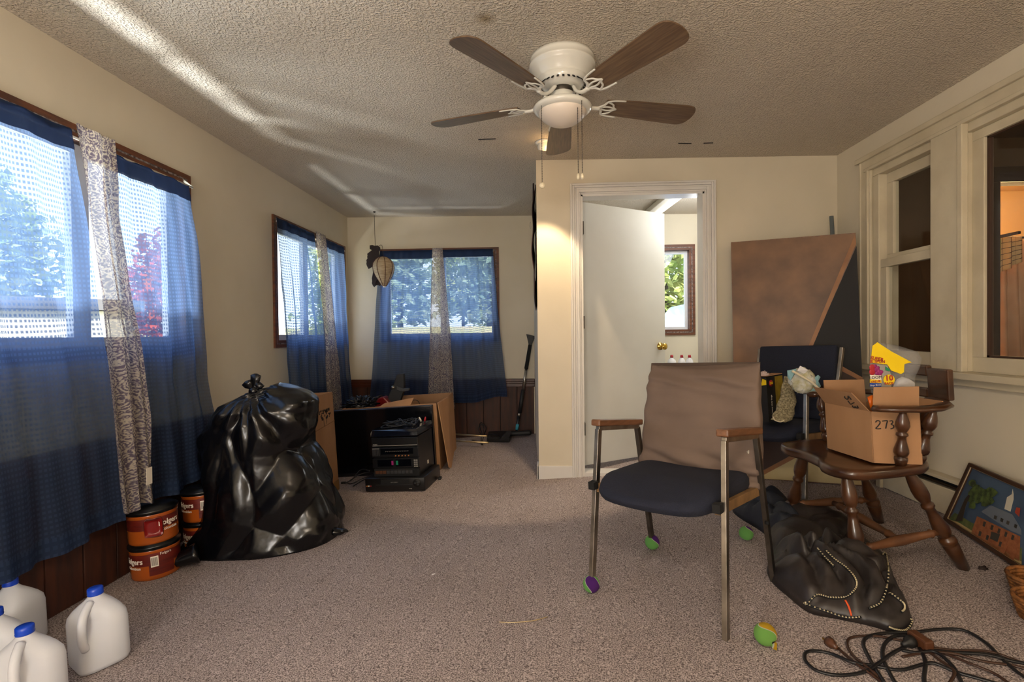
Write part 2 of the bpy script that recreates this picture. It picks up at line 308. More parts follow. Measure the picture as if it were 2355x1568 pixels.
# ------------------------------------------------------------------ mesh builder
FLOORED = []
class MB:
    def __init__(s): s.v = []; s.f = []; s.uv = None; s.sm = []
    def add(s, vs, fs, smooth=False):
        n = len(s.v); s.v += [Vector(v) for v in vs]; s.f += [tuple(i+n for i in f) for f in fs]; s.sm += [smooth]*len(fs); return s
    def box(s, c, d, rz=0, rot=None):
        R = rot if rot is not None else Matrix.Rotation(rz, 3, 'Z'); c = Vector(c)
        vs = [c + R @ Vector((x*d[0]/2, y*d[1]/2, z*d[2]/2)) for x in (-1, 1) for y in (-1, 1) for z in (-1, 1)]
        return s.add(vs, [(0, 1, 3, 2), (4, 6, 7, 5), (0, 4, 5, 1), (2, 3, 7, 6), (0, 2, 6, 4), (1, 5, 7, 3)])
    def bb(s, x0, x1, y0, y1, z0, z1): return s.box(((x0+x1)/2, (y0+y1)/2, (z0+z1)/2), (x1-x0, y1-y0, z1-z0))
    def rbox(s, c, d, r=.01, rz=0, rot=None, n=3):
        """rounded box as a small loft"""
        R = rot if rot is not None else Matrix.Rotation(rz, 3, 'Z'); c = Vector(c); hx, hy, hz = [k/2 for k in d]; r = min(r, hx, hy, hz)*.999
        rings = []
        lay = [(-hz+r-r*math.cos(a*PI/2/n), r-r*math.sin(a*PI/2/n)) for a in range(n+1)]; lay += [(-z, i) for z, i in lay[::-1]]
        for z, ins in lay:
            ring = []
            for qx, qy, a0 in ((1, 1, 0), (-1, 1, PI/2), (-1, -1, PI), (1, -1, 3*PI/2)):
                for k in range(n+1):
                    a = a0+k*PI/2/n; rr = max(r-ins, .0001)
                    ring.append(c + R @ Vector((qx*(hx-r)+rr*math.cos(a), qy*(hy-r)+rr*math.sin(a), z)))
            rings.append(ring)
        return s.loft(rings)
    def loft(s, rings, cap=True, closed=True, smooth=True):
        n = len(rings[0]); vs = [p for r in rings for p in r]; fs = []
        for i in range(len(rings)-1):
            for j in range(n if closed else n-1):
                k = (j+1) % n; fs.append((i*n+j, i*n+k, (i+1)*n+k, (i+1)*n+j))
        if cap: fs.append(tuple(range(n))[::-1]); fs.append(tuple((len(rings)-1)*n+j for j in range(n)))
        return s.add(vs, fs, smooth)
    def lathe(s, prof, p0=(0, 0, 0), p1=(0, 0, 1), n=20, cap=True):
        """prof = [(distance along axis as a fraction of p0..p1, radius)]"""
        p0 = Vector(p0); p1 = Vector(p1); ax = (p1-p0); q = ax.to_track_quat('Z', 'Y').to_matrix()
        return s.loft([[p0+ax*t + q @ Vector((r*math.cos(2*PI*k/n), r*math.sin(2*PI*k/n), 0)) for k in range(n)] for t, r in prof], cap)
    def cyl(s, p0, p1, r, r2=None, n=14): return s.lathe([(0, r), (1, r2 if r2 is not None else r)], p0, p1, n)
    def tube(s, pts, r, n=8, flat=1, smooth_path=True, sub=4):
        P_ = [Vector(p) for p in pts]
        if smooth_path and len(P_) > 2:
            Q = []
            for i in range(len(P_)-1):
                a = P_[max(i-1, 0)]; b = P_[i]; c = P_[i+1]; d = P_[min(i+2, len(P_)-1)]
                for k in range(sub):
                    t = k/sub; Q.append(.5*((2*b)+(c-a)*t+(2*a-5*b+4*c-d)*t*t+(3*b-a-3*c+d)*t**3))
            Q.append(P_[-1]); P_ = Q
        rings = []; prev = None
        for i, p in enumerate(P_):
            d = (P_[min(i+1, len(P_)-1)]-P_[max(i-1, 0)]).normalized()
            u = Vector((0, 0, 1)) if abs(d.z) < .95 else Vector((1, 0, 0))
            if prev is not None: u = prev
            x = d.cross(u).normalized(); y = x.cross(d).normalized(); prev = y
            rr = r(i/(len(P_)-1)) if callable(r) else r
            rings.append([p + x*rr*math.cos(2*PI*k/n) + y*rr*flat*math.sin(2*PI*k/n) for k in range(n)])
        return s.loft(rings)
    def bar(s, p0, p1, w_, h_, upv=(0, 0, 1)):
        p0 = Vector(p0); p1 = Vector(p1); d = (p1-p0); L_ = d.length; d.normalize(); u = Vector(upv)
        if abs(d.dot(u)) > .98: u = Vector((0, 1, 0))
        x = d.cross(u).normalized(); y = x.cross(d)
        R = Matrix((x, d, y)).transposed(); return s.box((p0+p1)/2, (w_, L_, h_), rot=R)
    def prism(s, poly, vec):
        n = len(poly); vec = Vector(vec); a = [Vector(p) for p in poly]; b = [p+vec for p in a]
        return s.add(a+b, [tuple(range(n))[::-1], tuple(range(n, 2*n))]+[(i, (i+1) % n, n+(i+1) % n, n+i) for i in range(n)])
    def sphere(s, c, r, n=20, m=12, sq=(1, 1, 1)):
        c = Vector(c)
        return s.loft([[c+Vector((sq[0]*r*math.sin(PI*i/m)*math.cos(2*PI*k/n), sq[1]*r*math.sin(PI*i/m)*math.sin(2*PI*k/n), -sq[2]*r*math.cos(PI*i/m))) for k in range(n)] for i in [.04]+list(range(1, m))+[m-.04]])
    def grid(s, fn, nu, nv, uvf=None, thick=0):
        vs = [fn(i/nu, j/nv) for j in range(nv+1) for i in range(nu+1)]
        s.uv = [uvf(i/nu, j/nv) for j in range(nv+1) for i in range(nu+1)] if uvf else None
        return s.add(vs, [(j*(nu+1)+i, j*(nu+1)+i+1, (j+1)*(nu+1)+i+1, (j+1)*(nu+1)+i) for j in range(nv) for i in range(nu)], True)
    def build(s, name, mat, parent=None, rel=True, bevel=0, fix=True, solid=0):
        vs = s.v; off = Vector((0, 0, 0))
        if parent is not None and rel and 'MI' in PM.get(parent.name, {}): mi = PM[parent.name]['MI']; vs = [mi @ v for v in vs]
        me = bpy.data.meshes.new(name); me.from_pydata([tuple(v) for v in vs], [], s.f); me.update()
        if s.uv:
            ul = me.uv_layers.new(name='UVMap')
            for lp in me.loops: ul.data[lp.index].uv = s.uv[lp.vertex_index]
        if fix and not s.uv:
            b = bmesh.new(); b.from_mesh(me); bmesh.ops.recalc_face_normals(b, faces=b.faces); b.to_mesh(me); b.free()
        me.polygons.foreach_set('use_smooth', [bool(x) for x in s.sm] if len(s.sm) == len(me.polygons) else [False]*len(me.polygons))
        o = bpy.data.objects.new(name, me); COL.objects.link(o)
        if isinstance(mat, str): mat = M[mat]
        me.materials.append(mat)
        if parent is not None: o.parent = parent
        if bevel:
            md = o.modifiers.new('bevel', 'BEVEL'); md.width = bevel; md.segments = 2; md.limit_method = 'ANGLE'
        if solid:
            md = o.modifiers.new('solid', 'SOLIDIFY'); md.thickness = solid
        return o
PM = {}
def tagit(o, label, cat, group=None, kind=None):
    if label: o['label'] = label
    if cat: o['category'] = cat
    if group: o['group'] = group
    if kind: o['kind'] = kind
    return o
def thing(name, label, cat, loc=(0, 0, 0), rz=0, group=None, floor=False):
    o = bpy.data.objects.new(name, None); COL.objects.link(o); o.empty_display_size = .1
    m = Matrix.Translation(Vector(loc)) @ Matrix.Rotation(rz, 4, 'Z'); o.matrix_world = m
    PM[o.name] = {'M': m, 'MI': m.inverted()}
    if floor: FLOORED.append(o)
    return tagit(o, label, cat, group)
def struct(name, mb, mat, **k):
    o = mb.build(name, mat, **k); o['kind'] = 'structure'; return o
def setting(name, loc=(0, 0, 0)):
    o = bpy.data.objects.new(name, None); COL.objects.link(o); m = Matrix.Translation(Vector(loc)); o.matrix_world = m
    PM[o.name] = {'M': m, 'MI': m.inverted()}; o['kind'] = 'structure'; return o
def text_mb(txt, size, fn, depth=.0004, bold=False, shear=0):
    """flat lettering mapped with fn(x, y, h); x centred"""
    cu = bpy.data.curves.new('lettering', 'FONT'); cu.body = txt; cu.size = size; cu.align_x = 'CENTER'; cu.resolution_u = 2; cu.extrude = depth; cu.shear = shear
    if bold: cu.offset = size*.018
    ob = bpy.data.objects.new('lettering', cu); COL.objects.link(ob); dg = bpy.context.evaluated_depsgraph_get(); me = bpy.data.meshes.new_from_object(ob.evaluated_get(dg))
    mb = MB(); mb.add([fn(v.co.x, v.co.y, v.co.z+depth) for v in me.vertices], [tuple(p.vertices) for p in me.polygons])
    bpy.data.objects.remove(ob); bpy.data.meshes.remove(me); bpy.data.curves.remove(cu)
    return mb
def lerp(a, b, t): return a+(b-a)*t
def interp(pts, z):
    """pts = [(s, z)] sorted from top down"""
    if z >= pts[0][1]: return pts[0][0]
    for (s0, z0), (s1, z1) in zip(pts, pts[1:]):
        if z >= z1: return lerp(s0, s1, (z0-z)/(z0-z1+1e-9))
    return pts[-1][0]

# ================================================================== STRUCTURE
XL, XR, YD, YF, YB = -2.03, 2.07, 3.67, 5.37, -1.9
def zc(x): return 2.278-.0125*x
def zfl(x): return SLOPE*x
f = MB(); f.add([(-2.2, YB-.1, zfl(-2.2)), (2.2, YB-.1, zfl(2.2)), (2.2, YF+.1, zfl(2.2)), (-2.2, YF+.1, zfl(-2.2)),
                 (-2.2, YB-.1, zfl(-2.2)-.1), (2.2, YB-.1, zfl(2.2)-.1), (2.2, YF+.1, zfl(2.2)-.1), (-2.2, YF+.1, zfl(-2.2)-.1)],
                [(0, 1, 2, 3), (7, 6, 5, 4), (0, 4, 5, 1), (1, 5, 6, 2), (2, 6, 7, 3), (3, 7, 4, 0)])
struct('floor', f, 'carpet')
f = MB(); f.add([(-2.2, YB-.1, zc(-2.2)), (2.2, YB-.1, zc(2.2)), (2.2, YF+.1, zc(2.2)), (-2.2, YF+.1, zc(-2.2)),
                 (-2.2, YB-.1, 2.42), (2.2, YB-.1, 2.42), (2.2, YF+.1, 2.42), (-2.2, YF+.1, 2.42)],
                [(0, 3, 2, 1), (7, 4, 5, 6), (0, 1, 5, 4), (1, 2, 6, 5), (2, 3, 7, 6), (3, 0, 4, 7)])
ceil = struct('ceiling', f, 'popcorn')
for (a, b_) in (((1100, 324), (1140, 322)), ((1560, 327), (1590, 327)), ((1618, 326), (1640, 325))):
    p, q = W(*a, 2, 2.272), W(*b_, 2, 2.272); mb = MB(); mb.bar((p.x, p.y, zc(p.x)-.002), (q.x, q.y, zc(q.x)-.002), .006, .004); mb.build('crack', 'ink', ceil)

def wallgrid(axis, t0, t1, a0, a1, z0, z1, holes):
    """boxes filling a wall between holes; axis 0: wall in the yz plane between x=t0..t1"""
    A_ = sorted({a0, a1}|{h[0] for h in holes}|{h[1] for h in holes}); Z = sorted({z0, z1}|{h[2] for h in holes}|{h[3] for h in holes}); mb = MB()
    for i in range(len(A_)-1):
        for j in range(len(Z)-1):
            ca, cz = (A_[i]+A_[i+1])/2, (Z[j]+Z[j+1])/2
            if any(h[0] < ca < h[1] and h[2] < cz < h[3] for h in holes): continue
            if axis == 0: mb.bb(t0, t1, A_[i], A_[i+1], Z[j], Z[j+1])
            else: mb.bb(A_[i], A_[i+1], t0, t1, Z[j], Z[j+1])
    return mb
# openings: (a0, a1, z0, z1)
W1 = (1.02, 2.86, .97, 1.95); W2 = (3.84, 5.24, .98, 1.95); W3 = (-1.65, -.44, 1.0, 1.93); W4 = (.95, 1.58, 1.04, 1.92)
wl = struct('wall_left', wallgrid(0, XL-.12, XL, YB, YF+.12, -.3, 2.36, [W1, W2]), 'wall')
wf = struct('wall_far', wallgrid(1, YF, YF+.12, XL, XR+.1, -.3, 2.36, [W3, W4]), 'wall')
# partition with the doorway, and its side wall running back
DO = (.305, 1.165, -.2, 2.025)
wd = struct('wall_partition', wallgrid(1, YD, YD+.1, -.01, XR+.1, -.1, 2.30, [DO]), 'wall')
mb = MB(); mb.prism([(-.01, YD+.1, -.1), (.09, YD+.1, -.1), (.05, YF, -.1), (-.05, YF, -.1)], (0, 0, 2.4)); struct('wall_side', mb, 'wall')
# right wall with its big window opening
WR = (.9, 3.30, .80, 2.06)
wr = struct('wall_right', wallgrid(0, XR, XR+.12, YB, YD+.1, -.1, 2.36, [WR]), 'wall')
struct('wall_back', MB().bb(XL-.1, XR+.1, YB-.1, YB, -.3, 2.36), 'wall')
struct('wall_utility', MB().bb(2.07, 2.17, YD+.1, YF, -.1, 2.4), 'wall')

# wainscot boards and chair rails
def boards(parent, axis, pos, a0, a1, zt, step, sgn):
    (MB().bb(pos, pos+sgn*.004, a0, a1, zfl(pos), zt) if axis == 0 else MB().bb(a0, a1, pos-.004, pos, zfl(a0)-.02, zt)).build('shade_backing', 'black', parent)  # black sheet added behind the boards, giving the gaps their shade
    n = max(1, round((a1-a0)/step)); st = (a1-a0)/n
    for i in range(n):
        s0, s1 = a0+i*st+.003, a0+(i+1)*st-.003; pr = .010+.003*random.random()
        m_ = MB()
        if axis == 0: m_.bb(pos, pos+sgn*pr, s0, s1, zfl(pos), zt) if sgn > 0 else m_.bb(pos+sgn*pr, pos, s0, s1, zfl(pos), zt)
        else:
            z0 = zfl(s0)-.004
            m_.bb(s0, s1, pos-pr, pos, z0, zt)
        m_.build('board', 'board', parent, bevel=.003)
boards(wl, 0, XL, .9, YF-.02, .50, .178, 1)
boards(wf, 1, YF, XL+.015, -.06, .50, .178, 1)
r_ = MB()
for z0, z1, d in ((.49, .525, .018), (.525, .548, .026), (.548, .575, .036)): r_.bb(XL, XL+d, .9, YF-.01, z0, z1)
struct('trim_1', r_, 'rail', bevel=.004)
r_ = MB()
for z0, z1, d in ((.49, .525, .018), (.525, .548, .026), (.548, .575, .036)): r_.bb(XL+.01, -.05, YF-d, YF, z0, z1)
struct('trim_2', r_, 'rail', bevel=.004)

# windows in the outer walls
def outer_window(name, axis, hole, pos, outw, mull=(), fw_=.045, sash_in=None):
    """axis 0: wall plane x=pos, outside towards outw (-1/+1)"""
    root = setting(name, (pos, (hole[0]+hole[1])/2, hole[2]) if axis == 0 else ((hole[0]+hole[1])/2, pos, hole[2]))
    a0, a1, z0, z1 = hole
    def bx(mb, s0, s1, zz0, zz1, d0, d1):
        if axis == 0: x0, x1 = sorted((pos+d0*outw, pos+d1*outw)); mb.bb(x0, x1, s0, s1, zz0, zz1)
        else: y0, y1 = sorted((pos+d0*outw, pos+d1*outw)); mb.bb(s0, s1, y0, y1, zz0, zz1)
        return mb
    # casing on the room side: brown outer band, ragged strip, brown inner band
    for nm, o0, o1, dd, mt in (('casing', -.026, .0, -.016, 'frame'), ('peeling_strip', .0, .010, -.014, 'ragged'), ('inner_casing', .010, .032, -.013, 'frame')):
        for (p0, p1, q0, q1) in ((a0+o0, a1-o0, z1-o1, z1-o0), (a0+o0, a1-o0, z0+o0, z0+o1), (a0+o0, a0+o1, z0+o1, z1-o1), (a1-o1, a1-o0, z0+o1, z1-o1)):
            bx(MB(), p0, p1, q0, q1, dd, .004 if nm != 'casing' else 0).build(nm, mt, root)
    for (p0, p1, q0, q1) in ((a0+.006, a1-.006, z1-.03, z1-.006), (a0+.006, a1-.006, z0+.006, z0+.03), (a0+.006, a0+.03, z0+.03, z1-.03), (a1-.03, a1-.006, z0+.03, z1-.03)):
        bx(MB(), p0, p1, q0, q1, .004, .12).build('jamb', 'frame', root)
    b0, b1, c0, c1 = a0+.03, a1-.03, z0+.03, z1-.03
    xs = [b0]+list(mull)+[b1]
    for i in range(len(xs)-1):
        p0, p1 = xs[i], xs[i+1]; sa = MB()
        for (u0, u1, v0, v1) in ((p0, p1, c1-fw_, c1), (p0, p1, c0, c0+fw_), (p0, p0+fw_, c0+fw_, c1-fw_), (p1-fw_, p1, c0+fw_, c1-fw_)): bx(sa, u0, u1, v0, v1, .06, .095)
        s_ = sa.build('sash', 'sashw', root)
        g = bx(MB(), p0+fw_, p1-fw_, c0+fw_, c1-fw_, .074, .079).build('pane', 'glass', s_, rel=False)
        g.data.transform(PM[root.name]['MI'])
    return root
outer_window('window_1', 0, W1, XL, -1, (2.24,))
outer_window('window_2', 0, W2, XL, -1, (4.5,))
outer_window('window_3', 1, W3, YF, 1, (-1.02,), .03)
outer_window('window_4', 1, W4, YF, 1, (), .03)

# right-hand interior window group: double hung sash and a picture window
wr_ = setting('window_5', (XR, 2.2, .8))
def rb(nm, x0, x1, y0, y1, z0, z1, mt='rtrim', par=None, bev=.004): return MB().bb(x0, x1, y0, y1, z0, z1).build(nm, mt, par or wr_, bevel=bev)
rb('head_casing', XR-.018, XR, .85, 3.40, 2.035, 2.115); rb('head_cap', XR-.035, XR, .83, 3.42, 2.10, 2.13); rb('head_bead', XR-.028, XR, .85, 3.345, 2.03, 2.05)
rb('side_casing', XR-.018, XR, 3.29, 3.40, .80, 2.04); rb('side_bead', XR-.028, XR, 3.30, 3.32, .83, 2.04); rb('side_bead', XR-.026, XR, 3.375, 3.39, .83, 2.10)
rb('sill', XR-.07, XR+.11, .8, 3.43, .80, .832); rb('apron', XR-.03, XR, .85, 3.38, .765, .80)
rb('side_jamb', XR+.002, XR+.12, 3.24, 3.30, .83, 1.99); rb('head_jamb', XR, XR+.12, .9, 3.30, 1.99, 2.06)
rb('mullion', XR-.02, XR+.11, 2.60, 2.80, .832, 2.035); rb('mullion_bead', XR-.032, XR, 2.585, 2.615, .832, 2.03)
up_ = MB(); y0, y1 = 2.80, 3.24
for a in ((y0, y1, 1.93, 1.99), (y0, y1, 1.44, 1.50), (y0, y0+.035, 1.50, 1.93), (y1-.055, y1, 1.50, 1.93)): up_.bb(XR+.05, XR+.085, *a)
u = up_.build('upper_sash', 'rtrim', wr_, bevel=.003); g = MB().bb(XR+.066, XR+.07, y0+.035, y1-.055, 1.50, 1.93).build('pane', 'glass', u, rel=False); g.data.transform(PM[wr_.name]['MI'])
lo_ = MB()
for a in ((y0, y1, 1.42, 1.47), (y0, y1, .832, .92), (y0, y0+.035, .92, 1.42), (y1-.055, y1, .92, 1.42)): lo_.bb(XR+.012, XR+.048, *a)
u = lo_.build('lower_sash', 'rtrim', wr_, bevel=.003); g = MB().bb(XR+.028, XR+.032, y0+.035, y1-.055, .92, 1.42).build('pane', 'glass', u, rel=False); g.data.transform(PM[wr_.name]['MI'])
pw = MB()
for a in ((.95, 2.60, 1.945, 1.99), (.95, 2.60, .832, .905), (2.535, 2.60, .905, 1.945), (.95, 1.02, .905, 1.945)): pw.bb(XR+.03, XR+.075, *a)
u = pw.build('picture_sash', 'rtrim', wr_, bevel=.003); g = MB().bb(XR+.05, XR+.055, 1.02, 2.535, .905, 1.945).build('pane', 'glass', u, rel=False); g.data.transform(PM[wr_.name]['MI'])
gk = MB()
for a in ((1.02, 2.535, 1.937, 1.945), (1.02, 2.535, .905, .915), (2.522, 2.535, .905, 1.945)): gk.bb(XR+.044, XR+.062, *a)
gk.build('glazing_strip', 'dkwood', wr_)

# inner room behind the right-hand window
ir = wallgrid(1, 3.9, 4.0, 2.19, 6.2, 0, 2.5, [(3.33, 4.25, 0, 2.10)]); ir.bb(6.1, 6.2, -1, 3.9, 0, 2.5); ir.bb(2.19, 6.2, -1.1, -1, 0, 2.5); ir.bb(2.19, 6.2, -1, 3.9, 2.42, 2.5); ir.bb(2.19, 6.2, -1, 6, -.08, 0)
struct('wall_inner', ir, 'dkwall')
dt = MB(); dt.bb(3.22, 3.33, 3.88, 3.90, 0, 2.10); dt.bb(3.22, 4.36, 3.88, 3.90, 2.10, 2.21); dt.bb(4.25, 4.36, 3.88, 3.90, 0, 2.10); struct('door_2', dt, 'dkwood', bevel=.004)
mb = MB(); mb.bb(2.6, 6.2, 5.4, 5.5, 0, 2.5); mb.bb(2.5, 2.6, 4.0, 5.5, 0, 2.5); mb.bb(6.1, 6.2, 4, 5.5, 0, 2.5); mb.bb(2.5, 6.2, 4, 5.5, 2.42, 2.5); orw = struct('wall_hallway', mb, 'orwall')
for i in range(8): MB().bb(3.4+i*.3, 3.408+i*.3, 5.385, 5.40, 0, 2.4).build('panel_groove', 'railwood', orw)

# door casing, door leaf, baseboards
dr = setting('door_1', (.73, YD, 0))
def casing(mb, off, d0, d1, x0=DO[0], x1=DO[1], zt=DO[3]):
    w0, w1 = off
    mb.bb(x0-w1, x0-w0, YD-d1, YD-d0, zfl(x0)-.005, zt+w1); mb.bb(x1+w0, x1+w1, YD-d1, YD-d0, zfl(x1)-.005, zt+w1); mb.bb(x0-w0, x1+w0, YD-d1, YD-d0, zt+w0, zt+w1)
    return mb
for off, d in (((.004, .014), .012), ((.014, .034), .018), ((.034, .046), .012), ((.046, .062), .02), ((.062, .076), .026)):
    casing(MB(), off, 0, d).build('casing', 'trim', dr, bevel=.003)
j = MB(); j.bb(DO[0]-.004, DO[0]+.012, YD-.004, YD+.12, -.05, DO[3]); j.bb(DO[1]-.012, DO[1]+.004, YD-.004, YD+.12, 0, DO[3]); j.bb(DO[0], DO[1], YD-.004, YD+.12, DO[3]-.012, DO[3]+.004)
j.build('jamb', 'trim', dr)
MB().bb(DO[0]+.012, DO[1]-.012, YD-.01, YD+.12, 0, .045).build('threshold', 'trim', dr)
th = math.radians(31.8); hx, hy = .318, 3.785; R = Matrix.Rotation(th, 3, 'Z')
def dpt(a, b_, z): v = R @ Vector((a, b_, 0)); return Vector((hx+v.x, hy+v.y, z))
lf = MB(); lf.box(dpt(.415, .018, 1.035), (.83, .036, 1.94), rot=R); leaf_ = lf.build('door_leaf', 'doorp', dr, bevel=.002)
for s_, zz in ((-1, .93), (1, .93)):
    kb = MB(); y_ = -.001 if s_ < 0 else .037
    kb.lathe([(0, .031), (.12, .031), (.16, .012), (.45, .011), (.55, .02), (.7, .027), (.9, .026), (1, .012)], dpt(.77, y_, zz), dpt(.77, y_+s_*.065, zz), 18)
    k_ = kb.build('knob', 'brass', leaf_, rel=False); k_.data.transform(PM[dr.name]['MI'])
for zz in (1.80, 1.12, .35):
    MB().bb(DO[0]+.006, DO[0]+.022, YD+.03, YD+.105, zz-.045, zz+.045).build('hinge', 'hinge', dr)
mb = MB(); mb.bb(-.022, DO[0]-.076, YD-.014, YD, -.01, .095); mb.bb(-.024, -.01, YD-.014, YD+.12, -.01, .095); struct('baseboard_1', mb, 'trim', bevel=.003)
struct('baseboard_2', MB().bb(1.245, XR, YD-.014, YD, .05, .19), 'trim', bevel=.003)

# utility room behind the door
fx = thing('fluorescent_fitting', 'long white ceiling strip light seen through the open door', 'light', (1.3, 4.6, 2.25))
a_, b_ = Vector((1.12, 5.3, 2.235)), Vector((1.22, 3.95, 2.235))
MB().bar(a_, b_, .13, .05).build('housing', 'white', fx, bevel=.006)
tm = P('lit_tube', (255, 250, 240), .5, emit=1.6); MB().cyl(a_+Vector((.03, -.02, -.04)), b_+Vector((.03, .02, -.04)), .016).build('tube', tm, fx)
sh = thing('utility_shelf', 'white shelf stand below the three bottles in the utility room', 'shelf', (1.45, 5.0, .08))
MB().bb(1.05, 1.9, 4.85, 5.3, .60, .64).build('top', 'white', sh, bevel=.004)
for x in (1.08, 1.87):
    for y in (4.88, 5.27): MB().bb(x-.015, x+.015, y-.015, y+.015, zfl(x), .60).build('leg', 'white', sh)
lab = ['white bottle with red cap, leftmost and widest of three by the doorway', 'white bottle with red cap, middle one of three behind the taupe chair back', 'white bottle with blue printed label and red cap, rightmost of three']
for i, px in enumerate((1545, 1568, 1586)):
    p = W(px, 842, 1, 4.95); bt = thing('cleaner_bottle', lab[i], 'bottle', (p.x, 4.95, .64), group='red-capped bottles in the utility room')
    s_ = 1.08 if i == 0 else .9; H = W(px, 816, 1, 4.95).z-.64
    mb = MB(); mb.lathe([(0, .034*s_), (.02, .038*s_), (.60, .038*s_), (.74, .032*s_), (.82, .016), (.88, .014)], (p.x, 4.95, .64), (p.x, 4.95, .64+H), 20); mb.build('body', 'paper', bt)
    MB().cyl((p.x, 4.95, .64+H*.86), (p.x, 4.95, .64+H), .016, .012).build('cap', 'redp', bt)
    MB().lathe([(0, .0388*s_), (1, .0388*s_)], (p.x, 4.95, .64+H*.28), (p.x, 4.95, .64+H*.56), 20, cap=False).build('label_band', 'grey' if i == 2 else 'cream', bt)

# baseboard heater on the right wall
ht = thing('baseboard_heater', 'low cream baseboard heater with dark slot under the right-hand windows', 'heater', (2.03, 2.2, .11))
MB().bb(2.015, XR, .9, 3.12, .115, .25).build('front_panel', 'rtrim', ht, bevel=.004)
MB().bb(2.04, XR, .9, 3.12, .25, .285).build('slot', 'black', ht); MB().bb(2.01, XR, .9, 3.12, .285, .302).build('top_lip', 'rtrim', ht, bevel=.003)
MB().bb(2.012, 2.02, .9, 3.12, .262, .272).build('damper', 'hinge', ht)
MB().bb(2.0, XR, 3.12, 3.16, .11, .305).build('end_cap', 'rtrim', ht, bevel=.004)

# ================================================================== OUTSIDE
og = MB(); og.bb(-60, 60, -20, 90, -1.0, -.9); struct('floor_outdoor', og, 'grass')
og = MB(); og.bb(-3, 14, 6, 26, -.9, -.88); struct('floor_driveway', og, 'asph')
def tree(x, y, h, r, lm, label, kind='round', n=5200, cb=.04, lift=0):
    t = thing('tree' if kind == 'round' else 'conifer', label, 'tree', (x, y, -.9))
    MB().lathe([(0, .018*h), (.1, .014*h), (1, .004*h)], (x, y, -.9), (x, y, -.9+h*.95), 8).build('trunk', 'bark', t)
    m_ = MB(); rnd = random.Random(int(x*31+y*17))
    for i in range(n):
        if kind == 'round':
            a = rnd.random()*2*PI; c = rnd.uniform(-1, 1); s = math.sqrt(1-c*c); q = rnd.uniform(.55, 1.0)
            lump = .8+.35*noise.noise(Vector((s*math.cos(a)*2+x, s*math.sin(a)*2+y, c*2)))
            p = Vector((x+r*q*lump*s*math.cos(a), y+r*q*lump*s*math.sin(a), -.9+h*(cb+1)/2+h*(1-cb)/2*c*q*lump)); sz = .13*rnd.uniform(.6, 1.4)*r/2.2
        else:
            z = rnd.random()**.8; rr = r*(1-z)*(.55+.45*((z*14) % 1))*rnd.uniform(.5, 1); a = rnd.random()*2*PI
            p = Vector((x+rr*math.cos(a), y+rr*math.sin(a), -.9+h*(.07+.93*z))); sz = .22*rnd.uniform(.6, 1.3)*r/2.2
        u_ = Vector((rnd.uniform(-1, 1), rnd.uniform(-1, 1), rnd.uniform(-.6, .6))).normalized(); v_ = u_.cross(Vector((rnd.uniform(-1, 1), rnd.uniform(-1, 1), 1))).normalized()
        m_.add([p-u_*sz, p+v_*sz*.6, p+u_*sz, p-v_*sz*.6], [(0, 1, 2, 3)])
    o = m_.build('foliage', lm, t, fix=False); o['kind'] = 'stuff'; return t
hb = MB(); hb.add([(-26, 11, -.92), (3, 11, -.92), (3, 24, 1.45), (-26, 24, 1.45), (-26, 60, 1.75), (3, 60, 1.75), (3, 60, -.92), (-26, 60, -.92)],
    [(0, 1, 2, 3), (3, 2, 5, 4), (4, 5, 6, 7), (1, 6, 5, 2), (0, 3, 4, 7), (0, 7, 6, 1)]); struct('floor_field', hb, 'grass')
NB = {o.name for o in COL.objects}
tree(-7.4, 27, 11, 2.6, M['leafd'], 'tall blue-green conifer seen through left half of far window', 'con')
tree(-2.6, 27, 12, 2.5, M['leafd'], 'tall conifer seen through right half of the far window', 'con')
tree(-5.2, 35, 8, 3.2, M['leafg'], 'green leafy tree between the two conifers beyond far window')
tree(.6, 33, 7, 2.6, M['leafy'], 'yellow autumn tree at the right edge of the far window')
tree(-12.4, 35, 8, 3.2, M['leafy'], 'yellowish tree at the left edge of the far window')
for o in COL.objects:
    if o.name not in NB and o.parent is None: o.location.z += 1.75
tree(5.0, 20.5, 9.5, 3.4, M['leafg'], 'sunlit green tree seen through utility room window')
tree(13.0, 26, 9.5, 3.4, M['leafg'], 'second green tree farther right behind the utility room window')
tree(-10.5, 14.8, 5.6, 2.0, M['leafr'], 'red maple seen through the middle window curtains')
tree(-7.6, 20.0, 6.5, 2.2, M['leafg'], 'green tree right of the red maple behind the middle window')
tree(-15.5, 13.0, 7.5, 2.6, M['leafg'], 'pale green tree behind the big left window curtain')
tree(-18, 7.0, 6, 2.6, M['leafy'], 'yellow tree at the left edge behind big window')
# parked pale van
cv = thing('parked_van', 'pale blue van parked outside the utility room window', 'van', (3.0, 9.9, -.88))
def X3(x, z, y0=12.3): return Vector((x-1.15, y0-3.3, -.88+z*1.1))
body = [(1.9, .35), (6.8, .35), (6.8, 1.35), (6.6, 2.15), (3.9, 2.25), (3.15, 1.45), (2.0, 1.2), (1.85, .8)]
MB().prism([X3(*p) for p in body], (0, 1.9, 0)).build('body', 'carb', cv, bevel=.08)
MB().prism([X3(*p, 12.285) for p in ((3.35, 1.45), (4.0, 2.08), (4.7, 2.08), (4.7, 1.45))], (0, .02, 0)).build('side_window', 'carg', cv)
MB().prism([X3(*p, 12.285) for p in ((4.85, 1.45), (4.85, 2.08), (6.45, 2.08), (6.55, 1.45))], (0, .02, 0)).build('side_window', 'carg', cv)
MB().rbox(X3(3.4, 1.45, 12.15), (.12, .2, .22), .03).build('mirror', 'carb', cv)
for x in (2.7, 5.8):
    MB().cyl(X3(x, .35, 12.2), X3(x, .35, 12.5), .34, n=24).build('wheel', 'tyre', cv)
